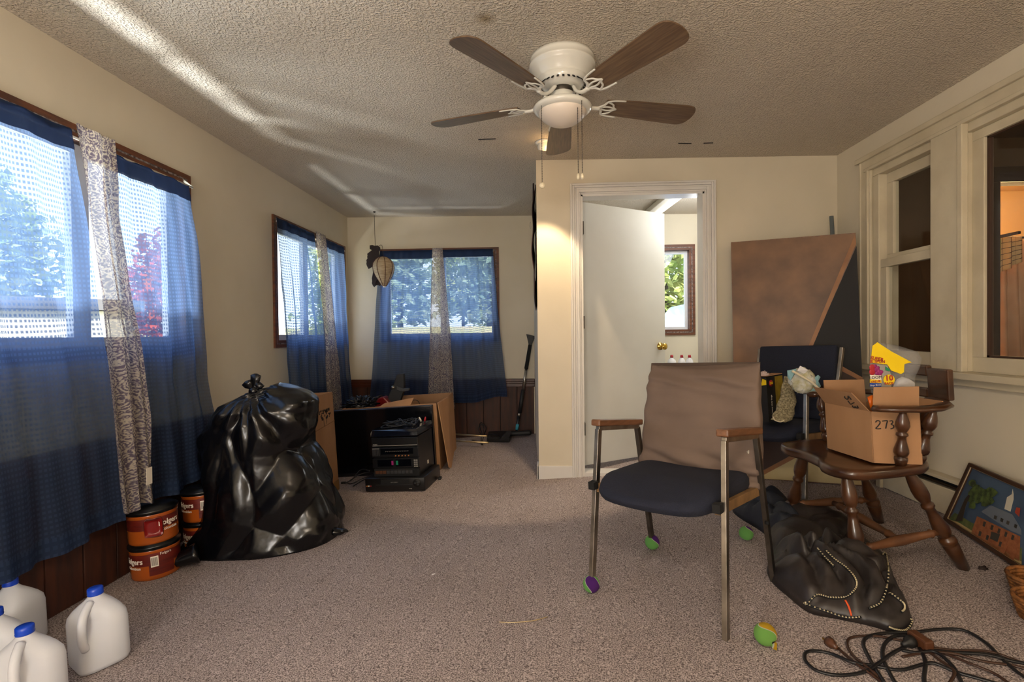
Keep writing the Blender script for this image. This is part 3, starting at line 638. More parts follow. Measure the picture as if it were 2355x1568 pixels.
sd = thing('garden_shed', 'white shed with dark doorway behind the big left window', 'shed', (-9.0, 7.8, -.9))
Rz = math.radians(50)
MB().box((-9, 7.8, .35), (3.6, 2.2, 2.3), rz=Rz).build('wall', 'siding', sd)
MB().box((-9, 7.8, 1.6), (3.9, 2.5, .18), rz=Rz).build('roof', 'shedroof', sd)
q = Matrix.Rotation(Rz, 3, 'Z'); MB().box(Vector((-9, 7.8, .2))+q @ Vector((-.6, -1.11, 0)), (.9, .04, 1.8), rz=Rz).build('door', 'tyre', sd); MB().box(Vector((-9, 7.8, .7))+q @ Vector((.8, -1.11, 0)), (.9, .04, .7), rz=Rz).build('window', 'carg', sd)

# ================================================================== CURTAINS
def curtain(name, label, axis, base, L_, R_, nf, amp, mat, seed, hdr=None, cat='curtain', group=None, zbL=None, zbR=None, foldout=.0):
    sg = 1 if axis == 0 else -1; zt = L_[0][1]
    zbL = zbL or L_[-1][1]; zbR = zbR or R_[-1][1]; c = (L_[0][0]+R_[0][0])/2
    root = thing(name, label, cat, (base, c, zt) if axis == 0 else (c, base, zt), group=group); rnd = random.Random(seed); ph = [rnd.uniform(0, 6.28) for _ in range(4)]
    width = max(abs(R_[-1][0]-L_[-1][0]), abs(R_[0][0]-L_[0][0]))
    def pt(u_, v_, extra=0):
        zb = lerp(zbL, zbR, u_)+.012*math.sin(u_*9+ph[2]); z = lerp(zt, zb, v_); sl = interp(L_, z); sr = interp(R_, z); s = lerp(sl, sr, u_)
        uu = u_ + .015*math.sin(3*v_+ph[3])
        a_ = amp*(.55+.45*v_)
        d = a_*math.sin(2*PI*nf*uu+ph[0]+.8*v_) + a_*.45*math.sin(2*PI*nf*2.3*uu+ph[1]-1.2*v_) + .010*noise.noise(Vector((u_*7, v_*6, seed))) + foldout*v_*v_
        d *= min(1, .35+v_*5)
        d += extra
        return Vector((base+d, s, z)) if axis == 0 else Vector((s, base-d, z))
    mb = MB(); mb.grid(pt, 96, 60, lambda u_, v_: (u_*width*1.25+seed, v_*(zt-zbL)))
    mb.build('panel', mat, root, fix=False)
    if hdr:
        hm = MB(); H = (zt-(zbL+zbR)/2)
        hm.grid(lambda u_, v_: pt(u_, v_*hdr/H, .004 if v_ > 0 else .001)+Vector((0, 0, .002)), 96, 8, lambda u_, v_: (u_*width, v_*hdr)); hm.build('rod_pocket', 'header', root, fix=False)
        hm = MB(); hm.grid(lambda u_, v_: pt(u_, 1-(1-v_)*.045, .003), 96, 4, lambda u_, v_: (u_*width, v_*.05)); hm.build('hem', 'blue' if mat == 'blue' else mat, root, fix=False)
    return root
# window 1
curtain('curtain', 'sheer blue curtain panel at far left of big window, reaching nearly the floor', 0, -1.93, [(1.0, 1.905), (.95, .15)], [(2.03, 1.885), (2.08, 1.55), (2.14, 1.07), (2.21, .60), (2.25, .19)], 5, .022, 'blue', 1, .085, group='blue sheer curtains', zbL=.16, zbR=.19)
curtain('curtain', 'sheer blue curtain panel on right of big left window, pushed out behind trash bag', 0, -1.94, [(2.20, 1.885), (2.24, 1.5), (2.33, .9), (2.37, .25)], [(2.76, 1.88), (2.83, 1.60), (2.87, 1.23), (2.89, .83), (2.95, .61), (2.97, .2)], 3, .02, 'blue', 2, .085, group='blue sheer curtains', zbL=.2, zbR=.25)
curtain('paisley_curtain', 'narrow grey paisley curtain gathered in the middle of the big left window', 0, -1.90, [(2.02, 1.93), (2.07, 1.55), (2.14, 1.07), (2.18, .61), (2.23, .23)], [(2.215, 1.93), (2.22, 1.59), (2.29, 1.20), (2.34, .99), (2.38, .67), (2.39, .25)], 2, .018, 'paisley', 3, group='paisley curtain strips')
ct_ = thing('curtain_tag', 'small cream care tag near the foot of the big window paisley strip', 'tag', (-1.87, 2.34, .40)); MB().bb(-1.868, -1.866, 2.325, 2.36, .34, .42).build('tag', 'cream', ct_)
# window 2
curtain('curtain', 'blue curtain panel left of the paisley strip at middle window', 0, -1.95, [(3.72, 1.93), (3.72, 1.8), (3.81, 1.29), (3.84, .85), (3.88, .56), (3.90, .40)], [(4.36, 1.93), (4.42, 1.6), (4.52, 1.1), (4.58, .4)], 4, .02, 'blue', 4, .075, group='blue sheer curtains')
curtain('curtain', 'narrow blue curtain panel beside the corner at middle window', 0, -1.95, [(4.50, 1.93), (4.60, 1.54), (4.74, .93), (4.85, .35)], [(5.06, 1.92), (5.14, 1.27), (5.18, .78), (5.27, .33)], 3, .018, 'blue', 5, .075, group='blue sheer curtains')
curtain('paisley_curtain', 'narrow paisley curtain strip on middle window, its foot behind cardboard box', 0, -1.92, [(4.35, 1.95), (4.43, 1.63), (4.50, 1.13), (4.55, .54), (4.56, .33)], [(4.55, 1.95), (4.66, 1.54), (4.79, .93), (4.88, .40), (4.89, .33)], 2, .014, 'paisley', 6, group='paisley curtain strips')
# window 3
curtain('curtain', 'blue curtain panel left half of far window, behind the hanging lantern', 1, 5.285, [(-1.65, 1.925), (-1.70, 1.41), (-1.72, 1.09), (-1.75, .68), (-1.79, .32)], [(-1.10, 1.925), (-1.12, 1.13), (-1.12, .30)], 4, .013, 'blue', 7, .09, group='blue sheer curtains')
curtain('curtain', 'blue curtain panel right half of far window near the snow brush', 1, 5.285, [(-1.0, 1.925), (-.96, 1.1), (-.93, .31)], [(-.47, 1.925), (-.43, 1.35), (-.38, .86), (-.33, .37)], 4, .013, 'blue', 8, .08, group='blue sheer curtains', zbR=.40)
curtain('paisley_curtain', 'paisley curtain strip in the centre of far window, longest on that wall', 1, 5.26, [(-1.095, 1.94), (-1.13, 1.09), (-1.165, .26)], [(-.99, 1.94), (-.92, 1.09), (-.885, .28)], 2, .009, 'paisley', 9, group='paisley curtain strips')
def rod(label, p0, p1, w0, w1):
    t = thing('curtain_rod', label, 'curtain rod', p0)
    MB().cyl(p0, p1, .006, n=8).build('rod', 'white', t)
    for p, w_ in ((p0, w0), (p1, w1)): MB().bar(p, w_, .006, .012).build('bracket', 'white', t)
rod('thin white rod carrying curtains of the big left window', (-1.945, 1.0, 1.885), (-1.945, 2.80, 1.885), (-2.03, 1.0, 1.93), (-2.03, 2.83, 1.945))
rod('thin white rod carrying curtains of the middle window', (-1.96, 3.86, 1.90), (-1.96, 5.10, 1.90), (-2.03, 3.86, 1.94), (-2.03, 5.12, 1.95))
rod('thin white rod carrying curtains of the far window', (-1.64, 5.30, 1.90), (-.47, 5.30, 1.90), (-1.64, 5.37, 1.93), (-.47, 5.37, 1.93))

# ================================================================== CEILING THINGS
FC = Vector((.115, 2.33, 0)); zt = zc(.115)
fan = thing('ceiling_fan', 'white flush-mounted ceiling fan with five brown wood-grain blades', 'fan', (FC.x, FC.y, zt))
c = lambda z: (FC.x, FC.y, z)
MB().lathe([(0, .142), (.12, .144), (.3, .142), (.34, .148), (.42, .148), (.46, .139), (.52, .139), (.56, .133), (.9, .118), (1, .112)], c(zt-.001), c(2.175), 48).build('motor_housing', 'white', fan)
mb = MB(); mb.lathe([(0, .112), (.12, .120), (1, .078)], c(2.178), c(2.140), 48); vt = mb.build('vent_ring', 'white', fan)
for k in range(28):
    a = 2*PI*k/28; R3 = Matrix.Rotation(a, 3, 'Z'); mb = MB(); p = FC+R3 @ Vector((.0985, 0, 2.157)); mb.box(p, (.004, .009, .036), rot=R3 @ Matrix.Rotation(math.radians(-48), 3, 'Y')); mb.build('vent_slot', 'black', vt, rel=False).data.transform(PM[fan.name]['MI'])
MB().lathe([(0, .05), (1, .05)], c(2.15), c(2.10), 24).build('rotor', 'steeld', fan)
MB().lathe([(0, .03), (.2, .052), (.5, .055), (1, .058)], c(2.13), c(2.068), 32).build('switch_housing', 'white', fan)
MB().lathe([(0, .058), (.12, .10), (.35, .125), (.6, .132), (.85, .126), (1, .11)], c(2.078), c(2.035), 48).build('light_ring', 'white', fan)
MB().lathe([(0, .108), (.25, .106), (.5, .092), (.75, .066), (.92, .034), (1, .006)], c(2.045), c(1.972), 40).build('glass_bowl', 'opal', fan)
bw = P('fan_blade_wood', (116, 92, 68), .42, c2=(88, 66, 48), sc_=7, stretch=(1.2, 16, 16), detail=8)
for k in range(5):
    a = math.radians(89.5+72*k); Rk = Matrix.Rotation(a, 3, 'Z') @ Matrix.Rotation(math.radians(-11), 3, 'X'); zb = 2.082
    outl = [(.20, -.048), (.30, -.058), (.45, -.066), (.60, -.072), (.618, -.071), (.634, -.066), (.646, -.057), (.654, -.044), (.661, -.022), (.663, 0), (.661, .022), (.654, .044), (.646, .057), (.634, .066), (.618, .071), (.60, .072), (.45, .066), (.30, .058), (.20, .048)]
    o = MB().prism([Vector((x, y, -.003)) for x, y in outl], (0, 0, .006)).build('blade', bw, fan, rel=False, bevel=.0015)
    o.location = Vector((0, 0, zb-zt)); o.rotation_euler = Rk.to_euler()
    m_ = MB()
    m_.tube([(.07, 0, .045), (.10, 0, .01), (.14, 0, -.012), (.18, 0, -.012)], .011, 8, .7)
    for s_ in (-1, 1):
        m_.tube([(.17, 0, -.010), (.195, s_*.02, -.008), (.205, s_*.045, -.008), (.235, s_*.056, -.007), (.285, s_*.060, -.006)], lambda t: .0075-.003*t, 8, .6)
        m_.tube([(.205, s_*.045, -.008), (.235, s_*.03, -.008), (.245, s_*.012, -.008), (.262, 0, -.008)], .005, 8, .6)
        m_.tube([(.17, 0, -.01), (.20, s_*.01, -.009), (.225, s_*.012, -.009), (.262, 0, -.008)], .005, 8, .6)
    ir_ = m_.build('blade_iron', 'white', fan, rel=False); ir_.location = Vector((0, 0, zb-zt)); ir_.rotation_euler = Rk.to_euler()
for (x, y, z0, z1, m_, nm) in ((FC.x-.095, 2.26, 2.06, 1.70, 'ivory', 'disc'), (FC.x+.078, 2.23, 2.04, 1.73, 'ivory', 'bob'), (FC.x+.062, 2.25, 2.05, 1.735, 'ivory', 'bob')):
    ch = MB(); ch.cyl((x, y, z0), (x, y, z1), .0013, n=5)
    for i in range(int((z0-z1)/.011)): ch.sphere((x, y, z0-i*.011), .0022, 6, 4)
    cc = ch.build('pull_chain', 'steeld', fan)
    b = MB()
    if nm == 'disc': b.cyl((x, y-.004, z1-.01), (x, y+.004, z1-.01), .012, n=16)
    else: b.lathe([(0, .003), (.3, .007), (.7, .008), (1, .005)], (x, y, z1), (x, y, z1-.026), 12)
    b.build('pull_bob', m_, cc, rel=False).data.transform(PM[fan.name]['MI'])

sp = thing('ceiling_spotlight', 'small lit recessed eyeball spotlight behind the fan', 'light', (.05, 3.33, zc(.05)))
S0 = Vector((.05, 3.33, zc(.05)))
mb = MB(); mb.lathe([(0, .062), (.5, .064), (1, .05)], S0, S0-Vector((0, 0, .012)), 28); mb.build('trim_ring', 'white', sp)
ax_ = Vector((-.05, .35, -.6)).normalized()
MB().lathe([(0, .045), (.8, .048), (1, .044)], S0+ax_*-.01, S0+ax_*.045, 24, cap=False).build('eyeball', 'white', sp)
bm_ = P('lit_bulb', (255, 206, 130), .4, emit=6); MB().lathe([(0, .036), (1, .03)], S0+ax_*.028, S0+ax_*.034, 24).build('bulb', bm_, sp)

# hanging ornament
on_ = thing('hanging_ornament', 'dark scalloped wooden bird hanging on a string before far window', 'ornament', (-1.64, 5.12, 2.29))
OY = 5.12
def O(px, py, y=OY): return W(px, py, 1, y)
MB().tube([O(861, 495), O(862, 540), O(863, 566)], .0025, 6).build('string', 'string', on_)
MB().lathe([(0, .014), (1, .008)], (O(861, 490).x, OY, zc(-1.64)), (O(861, 490).x, OY, zc(-1.64)-.012), 10).build('ceiling_hook', 'hinge', on_)
def scal(pts, n, amp):
    out = []
    for (a, b_) in zip(pts, pts[1:]):
        for k in range(n):
            t = k/n; out.append((lerp(a[0], b_[0], t)+amp*math.sin(PI*((t*3) % 1)), lerp(a[1], b_[1], t)))
    return out
bird = [(850, 564), (856, 563), (862, 565), (868, 564), (873, 568), (874, 573), (871, 578), (872, 586), (876, 600), (868, 640), (860, 660), (856, 650), (855, 640), (858, 625), (857, 612), (847, 618), (844, 612)] + [(843.0-.9*(k % 2), 610-4*k) for k in range(4)] + [(845-.9*(k % 2), 594-3.5*k) for k in range(4)] + [(851, 578), (855, 575), (850, 572)]
MB().prism([O(*p) for p in bird], (0, .018, 0)).build('wing', 'orn', on_, bevel=.002)
tail = [(862, 612), (876, 640), (876, 652), (874, 658), (869, 655), (864, 656), (860, 660), (857, 656), (855, 651), (856, 645), (855, 640), (858, 632), (857, 620)]
MB().prism([O(*p, OY+.02) for p in tail], (0, .016, 0)).build('tail', 'orn', on_, bevel=.002)
ln = thing('teardrop_lantern', 'cream ribbed paper lantern shaped like a teardrop, hanging by the dark bird', 'lantern', tuple(O(882, 591, 5.04)))
pt0, pt1 = O(881, 590, 5.04), O(884, 658, 5.04); k_ = 5.04/FPX
prf = [(0, .006), (.03, 10*k_), (.1, 17*k_), (.22, 23*k_), (.36, 24.6*k_), (.5, 23*k_), (.65, 19*k_), (.8, 13*k_), (.92, 8*k_), (.98, 5*k_), (1, 4*k_)]
MB().lathe(prf, pt0, pt1, 40).build('paper_body', 'lantern', ln)
for k in range(8):
    a = 2*PI*k/8+.45; MB().tube([pt0+(pt1-pt0)*t+Vector((r*1.01*math.cos(a), r*1.01*math.sin(a), 0)) for t, r in prf], .0035, 6, sub=2).build('rib', 'lanrib', ln)
MB().cyl(pt1+Vector((0, 0, .004)), pt1-Vector((0, 0, .012)), .018, .012).build('end_cap', 'paper', ln)
MB().tube([pt0, pt0+Vector((-.02, .03, .12)), O(866, 570)], .002, 6).build('hanging_cord', 'string', ln)

# banner on the side wall
bn = thing('wall_banner', 'dark maroon cloth banner hanging edge-on beside the partition corner', 'banner', (-.02, 3.9, 2.1))
def bnp(u_, v_): return Vector((-.018-.022*math.sin(PI*v_)*(1-.4*u_)-.012*math.sin(8*v_+2*u_)**2, 3.72+.62*u_, lerp(2.12-.07*u_, 1.22+.25*abs(u_-.35), v_)))
mb = MB(); mb.grid(bnp, 20, 40, lambda a, b_: (a, b_)); mb.build('cloth', 'banner', bn, solid=.004)
mb = MB(); mb.cyl((-.03, 3.70, 2.12), (-.04, 4.36, 2.05), .006); mb.build('hanging_rod', 'orn', bn)
MB().tube([(-.055, 3.76, 1.86), (-.062, 3.76, 1.83), (-.055, 3.76, 1.81), (-.05, 3.76, 1.83)], .0018, 6).build('ring', 'alu', bn)

# ================================================================== LEFT SIDE OF THE ROOM (floor frame)
def noisy(v, s, seed): return noise.noise(Vector((v.x*s+seed, v.y*s, v.z*s)))
# coffee cans
def can(label, x, y, z, rz, face):
    t = thing('coffee_can', label, 'can', (x, y, z), rz, group='orange coffee cans', floor=True)
    H, r = .158, .104
    MB().lathe([(0, r*.93), (.04, r*.975), (.1, r*.985), (.84, r*.985), (.88, r*1.0), (.93, r*1.01), (1, r*.99)], (0, 0, 0), (0, 0, H-.012), 48).build('body', 'orange', t, rel=False)
    MB().lathe([(0, r*.988), (1, r*.988)], (0, 0, .070), (0, 0, .124), 48, cap=False).build('wood_print_band', 'canred', t, rel=False)
    MB().lathe([(0, r*1.02), (.5, r*1.045), (.75, r*1.04), (.8, r*.93), (1, r*.93)], (0, 0, H-.018), (0, 0, H+.006), 48).build('lid', 'lid', t, rel=False)
    def wrap(a0, z0, rr=r*.990): return lambda X, Y, Hh: Vector(((rr+Hh)*math.sin(a0+X/r), -(rr+Hh)*math.cos(a0+X/r), z0+Y))
    if face in ('front', 'both'):
        text_mb('Folgers', .036, wrap(-.62, .082), bold=True).build('lettering', 'cream', t, rel=False)
        text_mb('Colombian', .019, wrap(-.62, .056)).build('lettering', 'cream', t, rel=False)
        mb = MB()
        def patch(a0, a1, z0, z1, rr, mt, nm):
            m_ = MB(); m_.grid(lambda u_, v_: Vector((rr*math.sin(lerp(a0, a1, u_)), -rr*math.cos(lerp(a0, a1, u_)), lerp(z0, z1, v_))), 12, 1, lambda a, b_: (a, b_)); m_.build(nm, mt, t, rel=False)
        patch(.12, 1.15, .022, .128, r*.991, 'canred', 'back_label'); patch(.2, .5, .062, .112, r*.994, 'cream', 'barcode_panel')
        m_ = MB()
        for i in range(9): a = .23+i*.028; m_.box((r*.996*math.sin(a), -r*.996*math.cos(a), .087), (.0014, .0008, .038), rz=a)
        m_.build('barcode', 'ink', t, rel=False)
        text_mb('Folgers', .017, wrap(.8, .112, r*.994)).build('lettering', 'cream', t, rel=False)
    if face == 'grip':
        m_ = MB(); m_.grid(lambda u_, v_: Vector((r*(.99-.10*min(1, 4*math.sin(PI*u_)*math.sin(PI*v_)))*math.sin(-.05+.62*u_), -r*(.99-.10*min(1, 4*math.sin(PI*u_)*math.sin(PI*v_)))*math.cos(-.05+.62*u_), .042+.075*v_)), 16, 12, lambda a, b_: (a, b_))
        # grip frame sits proud so that the dished panel reads
        for v in m_.v: v.x *= 1.11; v.y *= 1.11
        m_.build('grip_panel', 'red', t, rel=False)
        fr = MB(); ring = [(.0, .042), (.0, .117), (.31, .120), (.62, .117), (.62, .042), (.31, .038), (.0, .042)]
        fr.tube([Vector((r*1.0*math.sin(-.05+a), -r*1.0*math.cos(-.05+a), z_)) for a, z_ in ring], .004, 6, sub=5); fr.build('grip_rim', 'canred', t, rel=False)
        text_mb('Folgers', .036, wrap(.95, .082), bold=True).build('lettering', 'cream', t, rel=False)
        text_mb('Colombian', .019, wrap(.95, .056)).build('lettering', 'cream', t, rel=False)
    return t
ca = A(322, 1300, .02)
can('orange coffee can with printed front label, bottom of the nearer stack', -1.875, 2.385, 0, .28, 'front')
can('orange coffee can showing red grip dent, on top of the nearer stack', -1.878, 2.388, .165, .42, 'grip')
can('orange coffee can under another, mostly hidden behind the trash bag', -1.82, 2.68, 0, .25, 'front')
can('orange coffee can on top of the farther stack against the trash bag', -1.82, 2.68, .165, .25, 'front')

# milk jugs
def jug(label, x, y, rz, z=0):
    t = thing('milk_jug', label, 'jug', (x, y, z), rz, group='blue-capped plastic milk jugs', floor=True)
    n = 40; rings = []
    prof = [(0, .058), (.006, .068), (.02, .075), (.10, .0755), (.150, .0755), (.172, .072), (.19, .062), (.208, .047), (.222, .033), (.232, .024), (.24, .0205), (.246, .0205)]
    for z_, w_ in prof:
        e = 5 if z_ < .17 else lerp(5, 2, min(1, (z_-.17)/.055)); ring = []
        for k in range(n):
            a = 2*PI*k/n; c_, s_ = math.cos(a), math.sin(a); q_ = (abs(c_)**e+abs(s_)**e)**(-1/e)
            rr = w_*q_
            # recess around the handle corner (at angle -135 deg)
            da = abs((a-math.radians(225)+PI) % (2*PI)-PI); zz = math.exp(-((z_-.145)/.05)**4)
            rr *= 1-.50*zz*max(0, 1-da/1.0)**.6
            ring.append(Vector((rr*c_, rr*s_, z_)))
        rings.append(ring)
    # finer vertical sampling
    fine = []
    for a, b_ in zip(rings, rings[1:]):
        fine += [a]
    fine.append(rings[-1]); MB().loft(fine).build('body', 'jug', t, rel=False)
    d = Vector((-.7071, -.7071, 0))
    m_ = MB(); m_.tube([d*.030+Vector((0, 0, .222)), d*.060+Vector((0, 0, .204)), d*.078+Vector((0, 0, .180)), d*.084+Vector((0, 0, .14)), d*.082+Vector((0, 0, .11)), d*.070+Vector((0, 0, .085))], .013, 12); m_.build('handle', 'jug', t, rel=False)
    MB().lathe([(0, .0225), (.15, .0235), (.3, .0225), (.5, .023), (.9, .0225), (1, .020)], (0, 0, .238), (0, 0, .262), 32).build('cap', 'bluecap', t, rel=False)
    return t
def on_floor(px, py, z): p = A(px, py, z); return p.x, p.y
x, y = on_floor(219, 1358, .25); jug('milk jug with blue cap standing alone on carpet, right of the group', x, y, math.radians(58))
x, y = on_floor(57, 1447, .25); jug('milk jug with blue cap and handle facing the camera, front of the group', x, y, math.radians(72))
x, y = on_floor(-14, 1408, .25); jug('milk jug behind the front one, its blue cap cut by the left frame edge', x, y, math.radians(60))
x, y = on_floor(-40, 1375, .25); jug('rearmost milk jug, only its shoulder showing at the left frame edge', x-.03, y+.12, math.radians(10))

# trash bag
tb = thing('trash_bag', 'large knotted black plastic trash bag leaning by the left curtain', 'bag', (-1.48, 2.78, 0), floor=True)
BY = 2.78
sil = [(1275, 392, 775), (1225, 405, 778), (1180, 432, 765), (1130, 447, 752), (1080, 440, 728), (1040, 436, 700), (1000, 430, 714), (960, 450, 717), (930, 480, 712), (912, 520, 700), (898, 560, 680), (889, 590, 650)]
levels = []
for py, xl, xr in sil:
    a, b_ = AY(xl+8, py, BY-.12), AY(xr-12, py, BY-.12); levels.append((max((a.z+b_.z)/2, .0), a.x, b_.x))
levels[0] = (0.0, levels[0][1], levels[0][2])
levels.sort(key=lambda q_: q_[0])
def lev(z):
    if z <= levels[0][0]: return levels[0][1:]
    for (z0, a0, b0), (z1, a1, b1) in zip(levels, levels[1:]):
        if z <= z1: t = (z-z0)/(z1-z0+1e-9); return lerp(a0, a1, t), lerp(b0, b1, t)
    return levels[-1][1:]
ZT = levels[-1][0]; rings = []; NZ, NA = 110, 200
knot = AY(583, 893, BY-.1)
for i in range(NZ+1):
    t = i/NZ; z = ZT*t; xl, xr = lev(z); cx_, hw = (xl+xr)/2, (xr-xl)/2; dep = .30*(1-.25*t)*min(1, (1.02-t)*6)**.5; ring = []
    for k in range(NA):
        a = 2*PI*k/NA; ca_, sa_ = math.cos(a), math.sin(a); e = 2.4
        q_ = (abs(ca_)**e+abs(sa_)**e)**(-1/e); p = Vector((cx_+hw*ca_*q_, BY+dep*sa_*q_, z))
        # faceted folds: ridges from voronoi cells, more near the neck
        v3 = Vector((p.x*3.4, p.y*3.4, p.z*2.6)); dd, _ = noise.voronoi(v3); r1 = (dd[1]-dd[0])
        dd2, _ = noise.voronoi(v3*2.3+Vector((5, 3, 1))); r2 = (dd2[1]-dd2[0])
        disp = .075*(min(r1, .6)-.3)+.016*(min(r2, .5)-.25)
        ka = math.atan2(p.z-knot.z, p.x-knot.x); kd = math.hypot(p.z-knot.z, p.x-knot.x)
        disp += .022*math.sin(ka*15)*math.exp(-kd/.22)
        p += Vector((ca_, sa_, 0))*disp*min(1, z/.05+.2)
        ring.append(p)
    rings.append(ring)
top = Vector((levels[-1][1]*.5+levels[-1][2]*.5, BY, ZT+.012)); rings.append([lerp(p, top, .5) for p in rings[-1]]); rings.append([lerp(p, top, .93) for p in rings[-1]])
mb = MB(); mb.loft(rings); mb.build('sack', 'trash', tb)
mb = MB(); kn = knot-Vector((0, 0, .02))
for a, ln_ in ((-.5, .07), (.15, .10), (.6, .06)):
    d = Vector((math.sin(a), .2*math.sin(3*a), math.cos(a))); sd_ = Vector((math.cos(a), 0, -math.sin(a)))
    mb.loft([[kn+d*ln_*t+sd_*w_*math.cos(2*PI*k/10)+Vector((0, 1, 0))*w_*.5*math.sin(2*PI*k/10) for k in range(10)] for t, w_ in ((0, .022), (.2, .018), (.4, .012), (.6, .026), (.9, .03), (1, .008))])
mb.sphere(kn+Vector((0, 0, .005)), .026, 12, 8); mb.build('knot', 'trash', tb)
tp = A(775, 1222, .03); te = A(800, 1221, .01); mb = MB(); mb.tube([A(745, 1215, .05), tp, lerp(tp, te, .6)+Vector((0, 0, .005)), te], lambda t: .035*(1-t)+.008, 10, .6); mb.build('corner_tail', 'trash', tb)
tp = A(405, 1290, .04); mb = MB(); mb.tube([A(455, 1270, .06), tp, A(388, 1303, .015)], lambda t: .06*(1-t)+.012, 10, .7); mb.build('corner_tail', 'trash', tb)

# tall cardboard box behind the bag
def obox(t, x0, x1, y0, y1, h, th=.004, mat='card', z0=0.0):
    MB().bb(x1-th, x1, y0, y1, z0, z0+h).build('side', mat, t); MB().bb(x0, x0+th, y0, y1, z0, z0+h).build('side', mat, t)
    MB().bb(x0, x1, y0, y0+th, z0, z0+h).build('side', mat, t); MB().bb(x0, x1, y1-th, y1, z0, z0+h).build('side', mat, t); MB().bb(x0, x1, y0, y1, z0, z0+th).build('bottom', 'cardd', t)
bx_ = thing('cardboard_box', 'tall open cardboard box standing behind the black trash bag', 'box', (-1.7, 3.38, 0), floor=True)
obox(bx_, -1.93, -1.475, 3.12, 3.66, .715)
MB().bar((-1.4735, 3.12, .47), (-1.4735, 3.66, .505), .002, .004).build('crease', 'cardd', bx_)
MB().bb(-1.475, -1.4725, 3.12, 3.662, .0, .075).build('sealing_tape', 'cardseal', bx_)
m_ = MB(); rnd = random.Random(3)
def fn_(X, Y, Hh): return Vector((-1.4748+Hh, 3.50-X*1.0, .61-Y))
text_mb('handle with care', .026, fn_, depth=.0006).build('lettering', 'ink', bx_)
for i in range(26):
    y_ = rnd.uniform(3.40, 3.60); z_ = rnd.uniform(.545, .60); m_.box((-1.4742, y_, z_), (.001, rnd.uniform(.006, .022), rnd.uniform(.006, .02)))
m_.box((-1.4742, 3.52, .53), (.001, .004, .05)); m_.box((-1.4742, 3.48, .52), (.001, .004, .06)); m_.build('ink_smudge', 'ink', bx_)

# black cabinet, box behind, things on it
cb = thing('television', 'black flat-screen television standing on the floor behind the stereo stack', 'television', (-1.2, 4.03, 0), floor=True)
cx0, cx1, cy0, cy1, ch_ = -1.64, -.825, 4.0, 4.045, .532
MB().bb(cx0, cx1, cy0+.006, cy1, .0, ch_).build('back_shell', 'blackmat', cb, bevel=.003)
for a_ in ((cx0, cx1, ch_-.014, ch_), (cx0, cx1, 0, .03), (cx0, cx0+.014, .03, ch_-.014), (cx1-.014, cx1, .03, ch_-.014)): MB().bb(a_[0], a_[1], cy0-.004, cy0+.006, a_[2], a_[3]).build('bezel', 'gloss', cb, bevel=.002)
MB().bb(cx0+.014, cx1-.014, cy0+.002, cy0+.006, .03, ch_-.014).build('screen', 'navy', cb)
b2 = thing('cardboard_box', 'open cardboard box behind the television, holding red vacuum', 'box', (-1.1, 4.62, 0), floor=True)
obox(b2, -1.58, -.80, 4.08, 4.85, .535)
MB().prism([(-.796, 4.55, .53), (-.796, 4.08, .535), (-.735, 4.05, .02), (-.73, 4.12, .0), (-.78, 4.55, .02)], (.006, 0, 0)).build('flap', 'card', b2)
MB().prism([(-1.28, 4.09, .53), (-1.02, 4.09, .53), (-1.0, 4.14, .585), (-1.24, 4.12, .555)], (0, .004, 0)).build('flap', 'card', b2)
pb = thing('plastic_bag', 'crumpled shiny black plastic bag on the boxes behind television\'s left end', 'bag', (-1.5, 4.15, .545), floor=True)
def lump(mb, c, hx_, hy_, hz_, seed, fs=6, fa=.25, n=60, m=26):
    c = Vector(c); rings = []
    for i in range(m+1):
        ph_ = PI/2*(i/m); ring = []
        for k in range(n):
            a = 2*PI*k/n; r = math.cos(ph_) if i < m else .02; d = Vector((math.cos(a)*r, math.sin(a)*r, math.sin(ph_)))
            dd, _ = noise.voronoi(d*fs*.6+Vector((seed, 0, 0))); q_ = 1+fa*(min(dd[1]-dd[0], .5)-.25)*2+fa*.4*noise.noise(d*fs+Vector((seed, 9, 1)))
            ring.append(c+Vector((d.x*hx_*q_, d.y*hy_*q_, max(0, d.z*hz_*q_))))
        rings.append(ring)
    return mb.loft(rings)
mb = MB(); lump(mb, (-1.47, 4.22, .53), .135, .13, .075, 3, 9, .5); mb.build('film', 'trash', pb)
vc = thing('hand_vacuum', 'red and black vacuum head with grey upright nozzle in the rear box', 'vacuum', (-1.15, 4.55, .5), floor=True)
def V(px, py, y=4.5): return AY(px, py, y)
MB().prism([V(863, 944), V(862, 925), V(870, 915), V(882, 912), V(888, 918), V(906, 938), V(905, 946)], (0, .12, 0)).build('red_housing', 'red', vc, bevel=.012)
MB().prism([V(848, 940, 4.52), V(852, 920, 4.52), V(860, 914, 4.52), V(872, 910, 4.52), V(866, 944, 4.52)], (0, .10, 0)).build('motor_end', 'blackmat', vc, bevel=.008)
MB().prism([V(912, 860, 4.56), V(928, 859, 4.56), V(929, 895, 4.56), V(918, 930, 4.56), V(885, 932, 4.56), V(895, 905, 4.56), V(906, 880, 4.56)], (0, .06, 0)).build('nozzle', 'blackmat', vc, bevel=.006)
MB().prism([V(912, 888, 4.55), V(926, 893, 4.55), V(941, 893, 4.55), V(941, 898, 4.55), V(925, 901, 4.55), V(912, 897, 4.55)], (0, .04, 0)).build('handle', 'dkgrey', vc, bevel=.003)
MB().cyl(V(904, 891, 4.54), V(904, 891, 4.56), .017, n=20).build('pivot', 'alu', vc)
text_mb('HD', .035, lambda X, Y, Hh: V(878, 940)+Vector((X, -.002-Hh, Y))).build('lettering', 'cream', vc)
